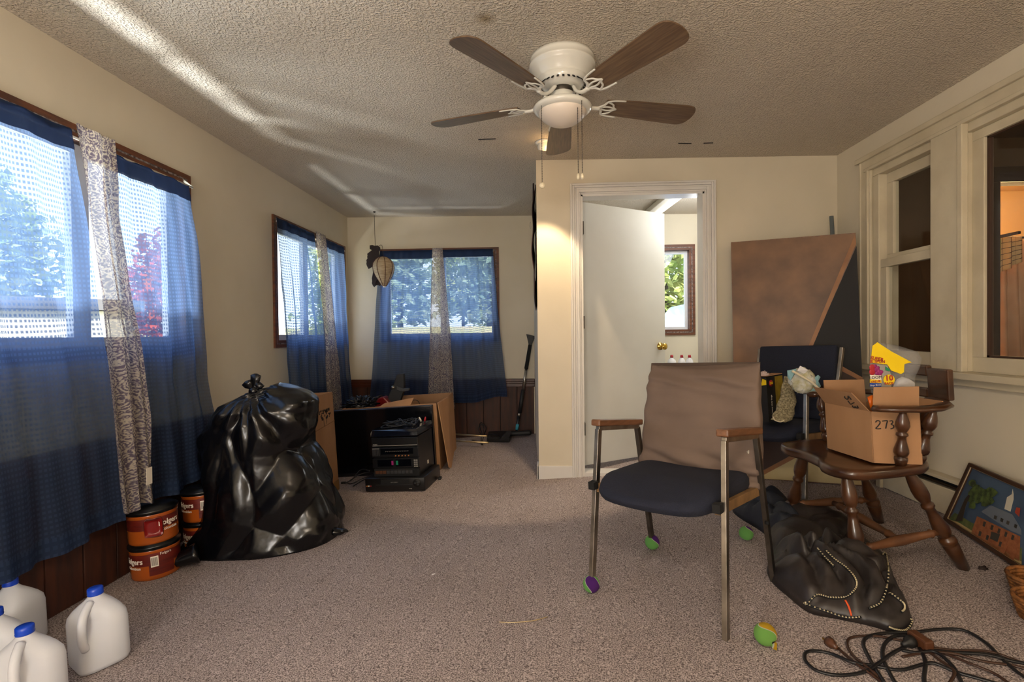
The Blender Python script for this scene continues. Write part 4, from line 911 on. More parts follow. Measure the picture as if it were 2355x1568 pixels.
for p_ in ([V(905, 935), V(925, 930), V(938, 925), V(945, 930), V(947, 948)], [V(935, 930), V(950, 920), V(960, 921), V(966, 930)], [V(850, 935), V(842, 928), V(830, 927)]):
    MB().tube(p_, .003, 6).build('cord', 'cordb', vc)

# stereo and recorder
def devframe(name, label, cat, x, y, z, rz): return thing(name, label, cat, (x, y, z), rz, floor=True)
vr = devframe('video_recorder', 'black video recorder on the carpet under the stereo', 'video recorder', -1.0, 3.70, 0, math.radians(-6))
MB().rbox((0, 0, .052), (.44, .36, .092), .006).build('case', 'blackpl', vr, rel=False)
MB().bb(-.10, .11, -.184, -.179, .055, .088).build('tape_door', 'black', vr, rel=False, bevel=.001)
MB().bb(-.14, .13, -.1835, -.181, .050, .0525).build('trim_line', 'dkgrey', vr, rel=False)
jd = MB(); jd.cyl((.165, -.18, .062), (.165, -.187, .062), .028, n=28); jd.build('jog_dial', 'blackmat', vr, rel=False)
for a in (90, 180, 300): MB().cyl((.165+.014*math.cos(math.radians(a)), -.187, .062+.014*math.sin(math.radians(a))), (.165+.014*math.cos(math.radians(a)), -.190, .062+.014*math.sin(math.radians(a))), .007, n=14).build('button', 'dkgrey', vr, rel=False)
for i, m_ in enumerate(('led', 'cream', 'redp')): MB().cyl((-.205+.014*i, -.18, .045), (-.205+.014*i, -.186, .045), .004, n=10).build('jack', m_, vr, rel=False)
text_mb('VHS', .012, lambda X, Y, Hh: Vector((.115+X, -.1812-Hh, .018+Y)), bold=True).build('lettering', 'grey', vr, rel=False)
text_mb('HI-FI STEREO', .009, lambda X, Y, Hh: Vector((.0+X, -.1845-Hh, .066+Y))).build('lettering', 'grey', vr, rel=False)
for x in (-.18, .18): MB().bb(x-.02, x+.02, -.15, -.11, 0, .006).build('foot', 'black', vr, rel=False)
st = devframe('stereo_system', 'black stacked stereo with record deck, tuner and twin cassette', 'stereo', -.995, 3.72, .099, math.radians(-6))
MB().bb(-.17, .17, -.145, .17, 0, .275).build('case', 'blackpl', st, rel=False, bevel=.004)
MB().bb(-.168, .168, -.16, -.145, .0, .055).build('base_panel', 'black', st, rel=False, bevel=.002)
MB().bb(-.172, .172, -.165, -.145, .060, .130).build('cassette_panel', 'blackpl', st, rel=False, bevel=.002)
MB().bb(-.172, .172, -.165, -.145, .137, .205).build('tuner_panel', 'blackpl', st, rel=False, bevel=.002)
MB().bb(-.172, .172, -.160, -.145, .212, .275).build('deck_panel', 'blackpl', st, rel=False, bevel=.002)
for i in range(10):
    MB().bb(-.155+i*.028, -.131+i*.028, -.166, -.160, .020, .042).build('key', 'outletbr' if i < 3 else 'dkgrey', st, rel=False, bevel=.001)
for x in (-.135, .0): MB().bb(x, x+.115, -.1665, -.165, .072, .120).build('tape_window', 'navy', st, rel=False, bevel=.001)
MB().bb(-.03, -.015, -.168, -.1665, .082, .112).build('tape_sticker', 'purp', st, rel=False); MB().bb(.004, .020, -.168, -.1665, .082, .112).build('tape_sticker', 'green', st, rel=False)
for k in range(8): MB().bb(.136+(k % 2)*.015, .148+(k % 2)*.015, -.167, -.165, .066+(k//2)*.014, .074+(k//2)*.014).build('button', 'grey', st, rel=False)
MB().bb(-.105, .135, -.1665, -.165, .158, .198).build('tuning_window', 'navy', st, rel=False)
m_ = MB()
for i in range(22): m_.bb(-.07+i*.008, -.0675+i*.008, -.1672, -.1665, .176+(i % 2)*.002, .182)
m_.build('tuning_scale', 'grey', st, rel=False)
for i in range(5): MB().cyl((.005+i*.024, -.165, .147), (.005+i*.024, -.172, .147), .004, n=10).build('knob', 'led', st, rel=False)
for i in range(5): MB().bb(-.166+i*.011, -.160+i*.011, -.168, -.165, .150, .196).build('slider', 'dkgrey', st, rel=False)
MB().bb(-.166, -.115, -.1665, -.165, .198, .202).build('slider_bar', 'grey', st, rel=False)
MB().bb(-.165, .165, -.162, -.160, .218, .221).build('trim_line', 'grey', st, rel=False)
text_mb('YORX', .012, lambda X, Y, Hh: Vector((-.145+X, -.1605-Hh, .224+Y)), bold=True).build('lettering', 'grey', st, rel=False)
MB().lathe([(0, .10), (1, .10)], (0, .0, .276), (0, 0, .284), 36).build('turntable_platter', 'dkgrey', st, rel=False)
MB().prism([(-.175, -.165, .285), (.175, -.165, .285), (.175, -.165, .312), (.165, -.15, .332), (-.165, -.15, .332), (-.175, -.165, .312)], (0, .335, 0)).build('dust_cover', 'gloss', st, rel=False, bevel=.003)
MB().bb(.1705, .172, .02, .04, .04, .065).build('side_label', 'cream', st, rel=False)
cbs = thing('cable_bundle', 'tangled thin black audio cables lying on the stereo lid', 'cable', (-1.03, 3.70, .434), floor=True)
rnd = random.Random(5); base = Vector((-.99, 3.72, .436))
for k in range(5):
    pts = [base+Vector((rnd.uniform(-.13, .13), rnd.uniform(-.12, .12), rnd.uniform(.0, .02) if i % 3 else .03)) for i in range(9)]
    MB().tube(pts, .0028, 6, sub=6).build('cable', 'cordb', cbs)
for i, m_ in enumerate(('cream', 'redp')):
    p = base+Vector((.115+.028*i, .10, .0)); MB().lathe([(0, .006), (.4, .008), (1, .004)], p, p+Vector((-.01+.02*i, -.01, .035)), 10).build('plug', m_, cbs)
fc = thing('loose_cables', 'black cords and plug lying left of the stereo stack', 'cord', tuple(A(800, 1105)), floor=True)
for p_ in ([(850, 1085, .06), (825, 1092, .05), (800, 1108, .01), (790, 1112, .006)], [(855, 1092, .05), (835, 1100, .03), (808, 1112, .006), (797, 1109, .006)], [(850, 1082, .07), (830, 1080, .07), (812, 1100, .02), (804, 1106, .006)], [(852, 1095, .03), (828, 1108, .02), (812, 1118, .006)]):
    MB().tube([A(*q_) for q_ in p_], .004, 6).build('cord', 'cordb', fc)
p = A(790, 1110, .008); MB().rbox(p, (.035, .02, .016), .004).build('plug', 'blackmat', fc)
f2 = thing('power_plug', 'small black plug and cord beside recorder\'s right rear corner', 'plug', tuple(A(1010, 1098)), floor=True)
MB().tube([A(1003, 1085, .03), A(1006, 1092, .008), A(1009, 1098, .006)], .004, 6).build('cord', 'cordb', f2); MB().rbox(A(1012, 1099, .01), (.02, .045, .018), .004).build('plug', 'blackmat', f2)

# floor sweeper tubes near far wall
vt = thing('vacuum_handle', 'pale metal twin-tube vacuum handle lying on carpet by far wainscot', 'vacuum part', tuple(A(1090, 1005)), floor=True)
MB().tube([A(1026, 997, .05), A(1120, 1003, .05)], .009, 8).build('tube', 'gold', vt); MB().tube([A(1012, 1011, .05), A(1123, 1018, .05)], .009, 8).build('tube', 'gold', vt)
a = A(1120, 1017, .0); b_ = A(1172, 1018, .0)
MB().prism([a, b_, A(1176, 1002), A(1124, 999)], (0, 0, .05)).build('tool_head', 'blackmat', vt, bevel=.01)
MB().prism([A(1150, 1012, .04), A(1168, 1010, .04), A(1176, 995, .10), A(1166, 993, .12)], (0, .02, .01)).build('pedal', 'dkgrey', vt)
MB().prism([A(1003, 1013), A(1016, 1015), A(1030, 1000), A(1003, 996)], (0, 0, .06)).build('base_block', 'dkgrey', vt, bevel=.006)
for p_ in ([(1108, 1020, .01), (1106, 1000, .04), (1100, 985, .10), (1110, 975, .14), (1118, 985, .10), (1112, 1004, .04), (1108, 1022, .01)], [(1085, 1012, .01), (1100, 1016, .01), (1110, 1022, .01)], [(1122, 1000, .07), (1135, 998, .08), (1150, 1003, .07), (1140, 1007, .07), (1127, 1003, .07)], [(1110, 1000, .1), (1103, 978, .16), (1108, 972, .17), (1114, 990, .1)]):
    MB().tube([A(*q_) for q_ in p_], .005, 6).build('cord', 'cordb', vt)
sb = thing('snow_brush', 'long-handled snow brush with black scraper head leaning in far corner', 'brush', (-.2, 5.3, 0), floor=True)
def S(px, py, y): return AY(px, py, y)
MB().prism([S(1210, 768, 5.30), S(1232, 773, 5.30), S(1226, 785, 5.3), S(1222, 795, 5.3), S(1216, 795, 5.3), S(1214, 784, 5.3)], (0, .012, 0)).build('scraper_head', 'blackmat', sb, bevel=.003)
MB().tube([S(1219, 793, 5.29), S(1210, 848, 5.27)], lambda t: .019+.0015*math.sin(t*70), 14, smooth_path=True).build('foam_grip', 'black', sb)
MB().cyl(S(1210, 848, 5.27), S(1203, 897, 5.25), .015).build('pole', 'alu', sb); MB().cyl(S(1203, 896, 5.25), S(1195, 949, 5.23), .020).build('lower_grip', 'blackmat', sb)
MB().cyl(S(1195, 949, 5.23), S(1193, 957, 5.225), .014).build('collar', 'alu', sb); MB().cyl(S(1193, 957, 5.225), S(1188, 992, 5.22), .014).build('lower_pole', 'blackpl', sb)
MB().cyl(S(1190.5, 975, 5.2), S(1188.5, 988, 5.2), .016).build('sticker', 'teal', sb)
MB().rbox(S(1195, 996, 5.2)+Vector((0, 0, .0)), (.24, .06, .05), .02).build('brush_head', 'blackmat', sb)

# ================================================================== CHAIRS
def steel_chair(label, x, y, rz, cover, balls):
    t = thing('steel_armchair', label, 'chair', (x, y, 0), rz, floor=True)
    for s_ in (-1, 1):
        ff, ft, rt_, rf = Vector((s_*.262, -.245, 0)), Vector((s_*.256, -.140, .632)), Vector((s_*.256, .165, .585)), Vector((s_*.262, .245, 0))
        if (s_, -1) in balls: ff.z = .03
        if (s_, 1) in balls: rf.z = .03
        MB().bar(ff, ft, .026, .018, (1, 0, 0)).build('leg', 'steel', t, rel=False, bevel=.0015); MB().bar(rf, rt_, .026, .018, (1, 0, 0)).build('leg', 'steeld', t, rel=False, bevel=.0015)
        MB().bar(ft+Vector((0, -.006, .004)), rt_+Vector((0, .006, .004)), .018, .018).build('arm_frame', 'steel', t, rel=False, bevel=.0015)
        d = (rt_-ft).normalized(); MB().bar(ft-d*.02+Vector((0, 0, .026)), rt_+d*.02+Vector((0, 0, .026)), .044, .026).build('armrest', 'armwood', t, rel=False, bevel=.006)
        MB().bar((s_*.238, -.19, .405), (s_*.238, .235, .365), .022, .035).build('seat_rail', 'railwood', t, rel=False, bevel=.002)
        MB().bar((s_*.235, -.212, .42), (s_*.262, -.212, .42), .03, .03).build('rail_bracket', 'black', t, rel=False)
        MB().cyl((s_*.262, .19, .25), (s_*(.262+.014), .19, .25), .007, n=10).build('screw', 'black', t, rel=False)
        MB().bar((s_*(.205 if cover else .232), .17, .40), (s_*(.215 if cover else .245), .315 if not cover else .30, .845 if not cover else .82), .024, .018, (1, 0, 0)).build('back_post', 'steel', t, rel=False, bevel=.0015)
        for e in (-1, 1):
            if (s_, e) in balls:
                o = MB().sphere((0, 0, 0), .033, 24, 14).build('tennis_ball', 'ballgp', t, rel=False); o.location = (s_*.263, e*.247, .033); o.rotation_euler = (.5, .3, (-.3 if e < 0 else 0.9))
                o['label'] = 'green and purple tennis ball pushed on the leg'
    MB().bar((-.25, .22, .365), (.25, .22, .365), .02, .03).build('cross_rail', 'railwood', t, rel=False)
    # seat cushion
    def seat(u_, v_):
        return None
    rings = []; n = 48
    for zz, sh_ in ((.385, .90), (.390, .97), (.41, 1.0), (.435, 1.0), (.452, .97), (.463, .90), (.470, .7), (.472, .35), (.472, .02)):
        ring = []
        for k in range(n):
            a = 2*PI*k/n; e = 6; q_ = (abs(math.cos(a))**e+abs(math.sin(a))**e)**(-1/e); lx = .232*q_*math.cos(a)*sh_; ly = .235*q_*math.sin(a)*sh_
            if ly < 0: ly *= 1+.10*(1-(lx/.24)**2)
            z_ = zz-.03*max(0, -ly-.12)/.1*(1 if zz > .42 else .4) - .012*(ly/.23) - .02*(1-(lx/.24)**2)*(1 if zz > .46 else .3)
            ring.append(Vector((lx, ly-.02, z_)))
        rings.append(ring)
    MB().loft(rings).build('seat', 'seat', t, rel=False)
    if cover:
        # taupe cloth cover stretched over the back
        rings = []; NZ_ = 44
        for i in range(NZ_+1):
            v_ = i/NZ_; z_ = lerp(.395, .852, v_); yc = lerp(.185, .305, v_); w_ = lerp(.256, .246, v_)+.004*math.sin(5*v_)+.004*noise.noise(Vector((1, v_*8, 3))); th_ = .034*min(1, (1-v_)*9+.12)
            ring = []
            for k in range(80):
                a = 2*PI*k/80; e = 5; q_ = (abs(math.cos(a))**e+abs(math.sin(a))**e)**(-1/e); lx = w_*q_*math.cos(a); ly = th_*q_*math.sin(a)
                front = ly < 0
                wr__ = 0
                if front:
                    wr__ = .016*math.sin(38*v_+5.5*lx*3+2.2*noise.noise(Vector((lx*5, v_*3, 2))))*(max(0, 1-abs(v_-.06)/.22)+.9*max(0, 1-abs(v_-.84)/.1))+.020*noise.noise(Vector((lx*6, v_*7, 4)))
                    wr__ += .010*math.sin(60*(v_-.35*lx-.2))*max(0, (lx-.08)/.17)*max(0, 1-v_/.5)
                sag = -.020*math.sin(PI*(lx/.252+1)/2)*(1 if v_ > .9 else 0)*(v_-.9)*10*(.7)
                up_c = .016*(abs(lx)/.25)**6*(v_**8)
                ring.append(Vector((lx, yc+ly+wr__, z_+sag+up_c-.03*(1-v_)*(lx/.25)*.6)))
            rings.append(ring)
        MB().loft(rings).build('back_cover', 'tan', t, rel=False)
    else:
        rot = Matrix.Rotation(math.radians(-15), 3, 'X')
        MB().rbox((0, .268, .745), (.46, .035, .24), .012, rot=rot).build('backrest', 'seat', t, rel=False); MB().rbox((0, .20, .52), (.46, .03, .17), .01, rot=rot).build('lower_back_pad', 'seat', t, rel=False)
    return t
steel_chair('steel-framed armchair with taupe cloth cover over its back and navy seat', .56, 2.05, math.radians(-40.5), True, {(-1, -1), (-1, 1)})
steel_chair('second steel armchair with bare navy back, holding a black box, behind captain\'s chair', 1.39, 3.045, math.radians(-53), False, set())

# loose tennis balls
def ball(label, px, py, mat, r=.033, rot=(0, 0, 0), hole=False):
    p = A(px, py, r); t = thing('tennis_ball', label, 'ball', (p.x, p.y, r), floor=True)
    m_ = MB(); m_.sphere((0, 0, 0), r, 32, 20)
    if hole:
        hd = Vector((.45, -.62, -.45)).normalized(); m_.f = [f_ for f_ in m_.f if not (len(f_) == 4 and (sum((m_.v[i] for i in f_), Vector())/4).normalized().dot(hd) > .90)]; m_.sm = [True]*len(m_.f)
    o = m_.build('felt_shell', mat, t, rel=False, fix=False); o.rotation_euler = rot if not hole else (0, 0, 0)
    if hole:
        MB().sphere((0, 0, 0), r*.93, 20, 12).build('rubber_inside', 'black', t, rel=False)
        MB().prism([hd*r*.9+Vector((-.012, 0, .0)), hd*r*.9+Vector((.010, 0, -.002)), hd*r*1.05+Vector((.002, -.006, -.016)), hd*r*1.05+Vector((-.01, -.004, -.012))], (0, .003, .001)).build('torn_flap', 'ballgy', t, rel=False)
    return t
ball('green and yellow tennis ball with a torn hole, loose on the front carpet', 1760, 1458, 'ballgy', .034, hole=True)
ball('green and purple tennis ball on the carpet beside the navy bag', 1716, 1226, 'ballgp', .032, rot=(.3, .4, .5))

# captain's chair
TURN = [(0, .014), (.06, .017), (.12, .024), (.2, .031), (.27, .033), (.33, .026), (.38, .018), (.40, .026), (.43, .028), (.46, .019), (.52, .020), (.60, .026), (.68, .033), (.74, .035), (.79, .030), (.80, .022), (.82, .022), (.83, .03), (.87, .031), (1, .022)]
LEG = [(0, .018), (.05, .022), (.12, .029), (.2, .034), (.26, .033), (.31, .025), (.33, .02), (.35, .028), (.37, .029), (.39, .021), (.44, .022), (.52, .030), (.59, .036), (.64, .033), (.66, .025), (.675, .024), (.69, .036), (.73, .037), (.745, .028), (.76, .035), (1, .025)]
cc = thing('captains_chair', 'dark turned-wood captain\'s chair with box 273 on its seat', 'chair', (1.42, 2.30, 0), floor=True)
# saddle seat
pts = []; sxc, syc = 1.375, 2.29
outl = [(1.19, 2.36), (1.165, 2.45), (1.185, 2.53), (1.25, 2.565), (1.40, 2.575), (1.52, 2.54), (1.585, 2.44), (1.60, 2.29), (1.585, 2.16), (1.53, 2.07), (1.42, 2.03), (1.30, 2.01), (1.22, 2.015), (1.175, 2.07), (1.170, 2.15), (1.195, 2.23)]
def crl(pts, sub=5):
    n = len(pts); out = []
    for i in range(n):
        a, b, c_, d = [Vector((*pts[(i+k) % n], 0)) for k in (-1, 0, 1, 2)]
        for k in range(sub):
            t = k/sub; v = .5*((2*b)+(c_-a)*t+(2*a-5*b+4*c_-d)*t*t+(3*b-a-3*c_+d)*t**3); out.append((v.x, v.y))
    return out
ol = crl(outl); ctr = Vector((1.385, 2.29, 0)); rings = []
for z_, s_ in ((.392, .90), (.397, .97), (.408, 1.0), (.424, 1.0), (.433, .985), (.437, .95), (.434, .85), (.428, .6), (.428, .3), (.430, .02)):
    rings.append([ctr+(Vector((x, y, 0))-ctr)*s_+Vector((0, 0, z_)) for x, y in ol])
MB().loft(rings).build('seat', 'maple', cc)
legs = [((1.245, 2.10, .405), (1.290, 2.095, 0)), ((1.265, 2.47, .405), (1.235, 2.62, 0)), ((1.475, 2.10, .405), (1.672, 2.105, 0)), ((1.49, 2.46, .405), (1.672, 2.61, 0))]
legs[0] = ((1.240, 2.10, .405), (1.245, 2.045, 0))
for a, b_ in legs: MB().lathe([(t_, r_w*.82) for t_, r_w in LEG], a, b_, 20).build('leg', 'maple', cc)
def at(l, t): return Vector(l[0]).lerp(Vector(l[1]), t)
STR = [(0, .011), (.12, .013), (.14, .018), (.16, .013), (.5, .021), (.84, .013), (.86, .018), (.88, .013), (1, .011)]
MB().lathe(STR, at(legs[0], .72), at(legs[2], .62), 14).build('stretcher', 'mapled', cc); MB().lathe(STR, at(legs[1], .70), at(legs[3], .68), 14).build('stretcher', 'mapled', cc)
MB().lathe(STR, (at(legs[0], .72)+at(legs[2], .62))/2, (at(legs[1], .70)+at(legs[3], .68))/2, 14).build('stretcher', 'mapled', cc)
# arms: near arm, far arm, crest
arm = [(1.345, 2.075), (1.36, 2.055), (1.40, 2.03), (1.47, 2.0), (1.53, 2.005), (1.59, 2.05), (1.63, 2.12), (1.645, 2.20)]
def armrail(path, z_, w_, th_, name='arm_rail'):
    rg = []
    P2 = [Vector((x, y, z_)) for x, y in path]
    for i, p in enumerate(P2):
        d = (P2[min(i+1, len(P2)-1)]-P2[max(i-1, 0)]).normalized(); n_ = Vector((-d.y, d.x, 0)); ww = w_*(.75 if i in (0, len(P2)-1) else 1)
        rg.append([p+n_*ww*math.cos(2*PI*k/12)*1.0+Vector((0, 0, th_*math.sin(2*PI*k/12))) for k in range(12)])
    return MB().loft(rg).build(name, 'maple', cc)
armrail(arm, .660, .032, .013)
armrail([(x, 4.60-y) for x, y in arm], .660, .032, .013)
for a, b_ in (((1.425, 2.062, .43), (1.425, 2.03, .652)), ((1.505, 2.085, .43), (1.535, 2.025, .652)), ((1.405, 2.53, .43), (1.40, 2.56, .652)), ((1.505, 2.50, .43), (1.55, 2.56, .652)), ((1.565, 2.2, .43), (1.63, 2.17, .652)), ((1.57, 2.38, .43), (1.635, 2.40, .652))):
    MB().lathe([(t_, r_w*.74) for t_, r_w in TURN], b_, a, 18).build('spindle', 'maple', cc)
# crest with hand hole
cr_ = MB(); yc_ = (2.13, 2.47)
for (y0, y1, z0, z1) in ((2.11, 2.22, .665, .79), (2.38, 2.49, .665, .79), (2.22, 2.38, .665, .705), (2.22, 2.38, .755, .80)): cr_.bb(1.655, 1.68, y0, y1, z0, z1)
cr_.build('crest_rail', 'maple', cc, bevel=.006)

# box 273
bx3 = thing('cardboard_box', 'open cardboard box marked 273 on the captain\'s chair seat', 'box', (1.39, 2.2, .437), floor=True)
Bq = [A(2010, 1064, .437), A(2120, 1068, .437), None, A(1905, 1030, .437)]; Bq[2] = Bq[1]+(Bq[3]-Bq[0]); hB = Vector((0, 0, .205))
hz = .205
def face(a, b_, name='side', lift=Vector((0, 0, hz)), th=.004, mat='card'):
    n_ = (b_-a).cross(lift).normalized(); MB().prism([a, b_, b_+lift, a+lift], n_*th).build(name, mat, bx3)
face(Bq[3], Bq[0]); face(Bq[0], Bq[1]); face(Bq[1], Bq[2]); face(Bq[2], Bq[3])
MB().prism([q_+Vector((0, 0, .002)) for q_ in Bq], (0, 0, .004)).build('bottom', 'cardd', bx3)
nl = (Bq[0]-Bq[3]).cross(Vector((0, 0, 1))).normalized(); nf_ = (Bq[1]-Bq[0]).cross(Vector((0, 0, 1))).normalized()
if nl.x > 0: nl = -nl
if nf_.y > 0: nf_ = -nf_
T0 = [q_+hB for q_ in Bq]
MB().prism([T0[3], T0[0]-(T0[0]-T0[3])*.02, T0[0]-(T0[0]-T0[3])*.12+nl*.05+Vector((0, 0, .075)), T0[3]+nl*.05+Vector((0, 0, .075))], nl*.004).build('flap', 'card', bx3)
MB().prism([T0[0]+(T0[1]-T0[0])*.03, T0[1], T0[1]+nf_*.02+Vector((0, 0, .10)), T0[0]+(T0[1]-T0[0])*.06+nf_*.02+Vector((0, 0, .10))], nf_*.004).build('flap', 'card', bx3)
MB().prism([T0[1], T0[2], T0[2]-nl*.10+Vector((0, 0, .03)), T0[1]-nl*.10+Vector((0, 0, .03))], (0, 0, .004)).build('flap', 'card', bx3)
MB().prism([T0[2], T0[3], T0[3]-nf_*.02+Vector((0, 0, .10)), T0[2]-nf_*.02+Vector((0, 0, .10))], (0, .004, 0)).build('flap', 'card', bx3)
def hand(strokes, o0, ux, uz, s, name='handwriting'):
    m_ = MB()
    for st_ in strokes: m_.tube([o0+ux*(x*s)+uz*(y*s) for x, y in st_], .0022, 6, sub=5)
    m_.build(name, 'ink', bx3)
d2 = [(0, .8), (.15, 1), (.4, .95), (.42, .7), (.2, .35), (0, .1), (.25, .05), (.5, .1)]; d7 = [(.65, .95), (.95, 1), (1.15, .98), (1.05, .6), (.95, .1)]; d3 = [(1.35, .95), (1.6, 1), (1.65, .8), (1.5, .6), (1.7, .45), (1.68, .2), (1.4, .05)]
ux_ = (Bq[1]-Bq[0]).normalized()
hand([d2, d7, d3], Bq[0]+hB*.70+ux_*.012+nf_*.005-Vector((0, 0, .008)), ux_, Vector((0, 0, 1)), .034)
ul = (Bq[3]-Bq[0]).normalized(); uf = (nl*.05+Vector((0, 0, .075))).normalized()
hand([d2, d7, d3], T0[0]+ul*.06+uf*.07+nl*.006, -ul*.2-uf*.97, ul*.97-uf*.2, .036)
# bag in the box
pb = thing('underwear_pack', 'clear plastic pack with yellow label and 10 pack sticker in box 273', 'bag', tuple(Bq[0]+Vector((.05, .05, .06))), floor=True)
PY = 2.17
def U(px, py, y=PY): return AY(px, py, y)
bagp = [(2003, 905), (2000, 850), (2006, 795), (2018, 786), (2060, 793), (2110, 808), (2121, 825), (2116, 845), (2104, 870), (2106, 905)]
def inflate(poly, th_, bulge, name, mat, par, y0=PY, n=9):
    cx_ = sum(p[0] for p in poly)/len(poly); cy_ = sum(p[1] for p in poly)/len(poly); rings = []
    for i in range(n+1):
        q_ = -1+2*i/n; s_ = max(.04, math.sqrt(max(0, 1-q_*q_)))**.45
        rings.append([U(cx_+(x-cx_)*s_, cy_+(y-cy_)*s_, y0+th_*q_+bulge*noise.noise(Vector((x*.05, y*.05, i)))) for x, y in poly])
    return MB().loft(rings).build(name, mat, par)
inflate(bagp, .05, .012, 'film', 'film', pb)
yl = [(2007, 795), (2018, 787), (2050, 808), (2097, 833), (2080, 837), (2079, 856), (2072, 860), (2050, 852), (2041, 838), (2002, 834)]
MB().prism([U(x, y, PY-.060) for x, y in yl], (0, .002, 0)).build('yellow_label', 'yellow', pb)
MB().prism([U(x, y, PY-.058) for x, y in ((2002, 836), (2041, 840), (2052, 868), (2050, 889), (2001, 889))], (0, .002, 0)).build('printed_panel', 'grey', pb)
MB().prism([U(x, y, PY-.062) for x, y in ((2001, 862), (2027, 863), (2027, 874), (2001, 872))], (0, .002, 0)).build('name_band', 'cream', pb)
MB().prism([U(x, y, PY-.062) for x, y in ((2001, 872), (2027, 874), (2027, 881), (2001, 880))], (0, .002, 0)).build('value_band', 'yellow', pb)
MB().prism([U(x, y, PY-.062) for x, y in ((2001, 880), (2027, 881), (2027, 889), (2001, 889))], (0, .002, 0)).build('blue_band', 'bluep', pb)
MB().prism([U(2045+13*math.cos(k*PI/10), 873+12*math.sin(k*PI/10), PY-.063) for k in range(20)], (0, .002, 0)).build('round_sticker', 'yellow', pb)
MB().prism([U(x, y, PY-.0615) for x, y in ((2036, 842), (2048, 850), (2045, 854), (2037, 851))], (0, .001, 0)).build('green_patch', 'green', pb)
for x, y in ((2006, 845), (2006, 855)): MB().sphere(U(x, y, PY-.060), .012, 10, 8, (1, .2, 1.1)).build('berry', 'redp', pb)
for x, y in ((2013, 842), (2019, 846), (2014, 850), (2021, 853), (2027, 855), (2017, 858), (2024, 860)): MB().sphere(U(x, y, PY-.060), .008, 8, 6, (1, .25, 1)).build('grape', 'purp', pb)
kx = PY/FPX
def tx(s, size, px, py, mat, rot=0, bold=True, dy=-.065):
    o0 = U(px, py, PY+dy); ca_, sa_ = math.cos(rot), math.sin(rot)
    text_mb(s, size, lambda X, Y, Hh: o0+Vector((X*ca_-Y*sa_, -Hh, X*sa_+Y*ca_)), bold=bold).build('lettering', mat, pb)
tx('10', 17*kx, 2045, 875, 'redp'); tx('PACK', 7.5*kx, 2045, 884, 'redp'); tx('LOOM', 9*kx, 2014, 871, 'ink', bold=False); tx('VALUE', 7*kx, 2014, 879.5, 'redp'); tx('Boys Briefs', 5*kx, 2014, 887, 'cream', bold=False)
tx('SUPER', 10*kx, 2016, 828, 'redp', -.25); tx('JE SPUN', 9*kx, 2018, 834, 'redp', -.1)
inflate([(2052, 892), (2062, 872), (2074, 866), (2090, 870), (2104, 880), (2104, 900)], .04, .02, 'folded_cloth', 'paper', pb, PY+.01)
ob = thing('snack_bag', 'bright orange printed bag inside box 273, beside clear pack', 'bag', tuple(U(2002, 930, 2.2)), floor=True)
inflate([(1994, 913), (2005, 908), (2014, 912), (2014, 955), (2008, 960), (2000, 935)], .03, .01, 'foil', 'orangep', ob, 2.19)

# leaning board in the corner
bd = thing('painted_board', 'tall leaning board inlaid with brown, black and tan geometric panels', 'board', (1.65, 3.35, 0), floor=True)
def FRM(v): return TILTI @ Vector(v)
TL, TR, BR, BL = AY(1681, 557, 3.56), AY(1968, 535, 3.235), A(1985, 1118, 0), A(1692, 1097, 0)
bn_ = (TR-BL).cross(TL-BL).normalized()
if bn_.y > 0: bn_ = -bn_
MB().prism([TL, TR, BR, BL], -bn_*.018).build('core', 'armwood', bd)
def onb(px, py, lift=.0):
    o = TILTI @ CAM; d = (TILTI.to_3x3() @ ray(px, py)); p0 = BL; t = (p0-o).dot(bn_)/d.dot(bn_); return o+d*t+bn_*lift
def inl(poly, mat, nm, l0=.001): MB().prism([onb(x, y, l0) for x, y in poly], bn_*.002).build(nm, mat, bd)
inl([(1682, 559), (1955, 538), (1967, 537), (1967, 552), (1858, 806), (1845, 850), (1755, 1088), (1693, 1095)], 'hbrown', 'brown_panel')
inl([(1966, 540), (1969, 560), (1865, 806), (1855, 806)], 'htan', 'tan_strip', .003)
inl([(1970, 565), (1983, 868), (1864, 804)], 'hblack', 'black_panel', .002)
inl([(1858, 800), (1866, 803), (1984, 868), (1984, 878), (1856, 812)], 'htan', 'tan_strip', .003)
inl([(1856, 812), (1984, 878), (1985, 960), (1756, 1080), (1755, 850)], 'hmaroon', 'maroon_panel', .0015)
inl([(1985, 955), (1985, 970), (1752, 1094), (1752, 1084)], 'htan', 'tan_strip', .003)
inl([(1985, 970), (1985, 1115), (1752, 1100), (1752, 1094)], 'hcream', 'cream_panel', .002)
pp = thing('grey_pipe', 'thin grey pipe standing in corner behind the leaning board', 'pipe', (1.99, 3.6, 0), floor=True)
p_ = AY(1912, 497, 3.6); MB().cyl((p_.x, 3.6, 0), (p_.x, 3.6, p_.z), .013).build('tube', 'pipegrey', pp)

# things on the second steel chair
bb_ = thing('printed_carton', 'black and yellow carton marked 300 on the second steel chair', 'box', tuple(A(1770, 970, .47)), floor=True)
Q = 2.93
def q3(px, py, y=Q): return AY(px, py, y)
cz0 = .474
fa = q3(1738, 868, 2.90); fb = q3(1762, 866, 2.86); fc_ = q3(1799, 862, 2.96)
def dn(p): return Vector((p.x, p.y, cz0))
fb.z = fb.z; fa.z = fb.z; fc_.z = fb.z
MB().prism([dn(fa), dn(fb), dn(fc_), dn(fa+(fc_-fb))], (0, 0, fb.z-cz0-.004)).build('carton', 'blackmat', bb_)
MB().prism([fa, fb, fc_, fa+(fc_-fb)], (0, 0, .004)).build('top_flap', 'card', bb_)
e1 = (fc_-fb).normalized(); e1n = Vector((e1.y, -e1.x, 0)); e0 = (fb-fa).normalized(); e0n = Vector((e0.y, -e0.x, 0)); wf_ = (fc_-fb).length; hf_ = fb.z-cz0
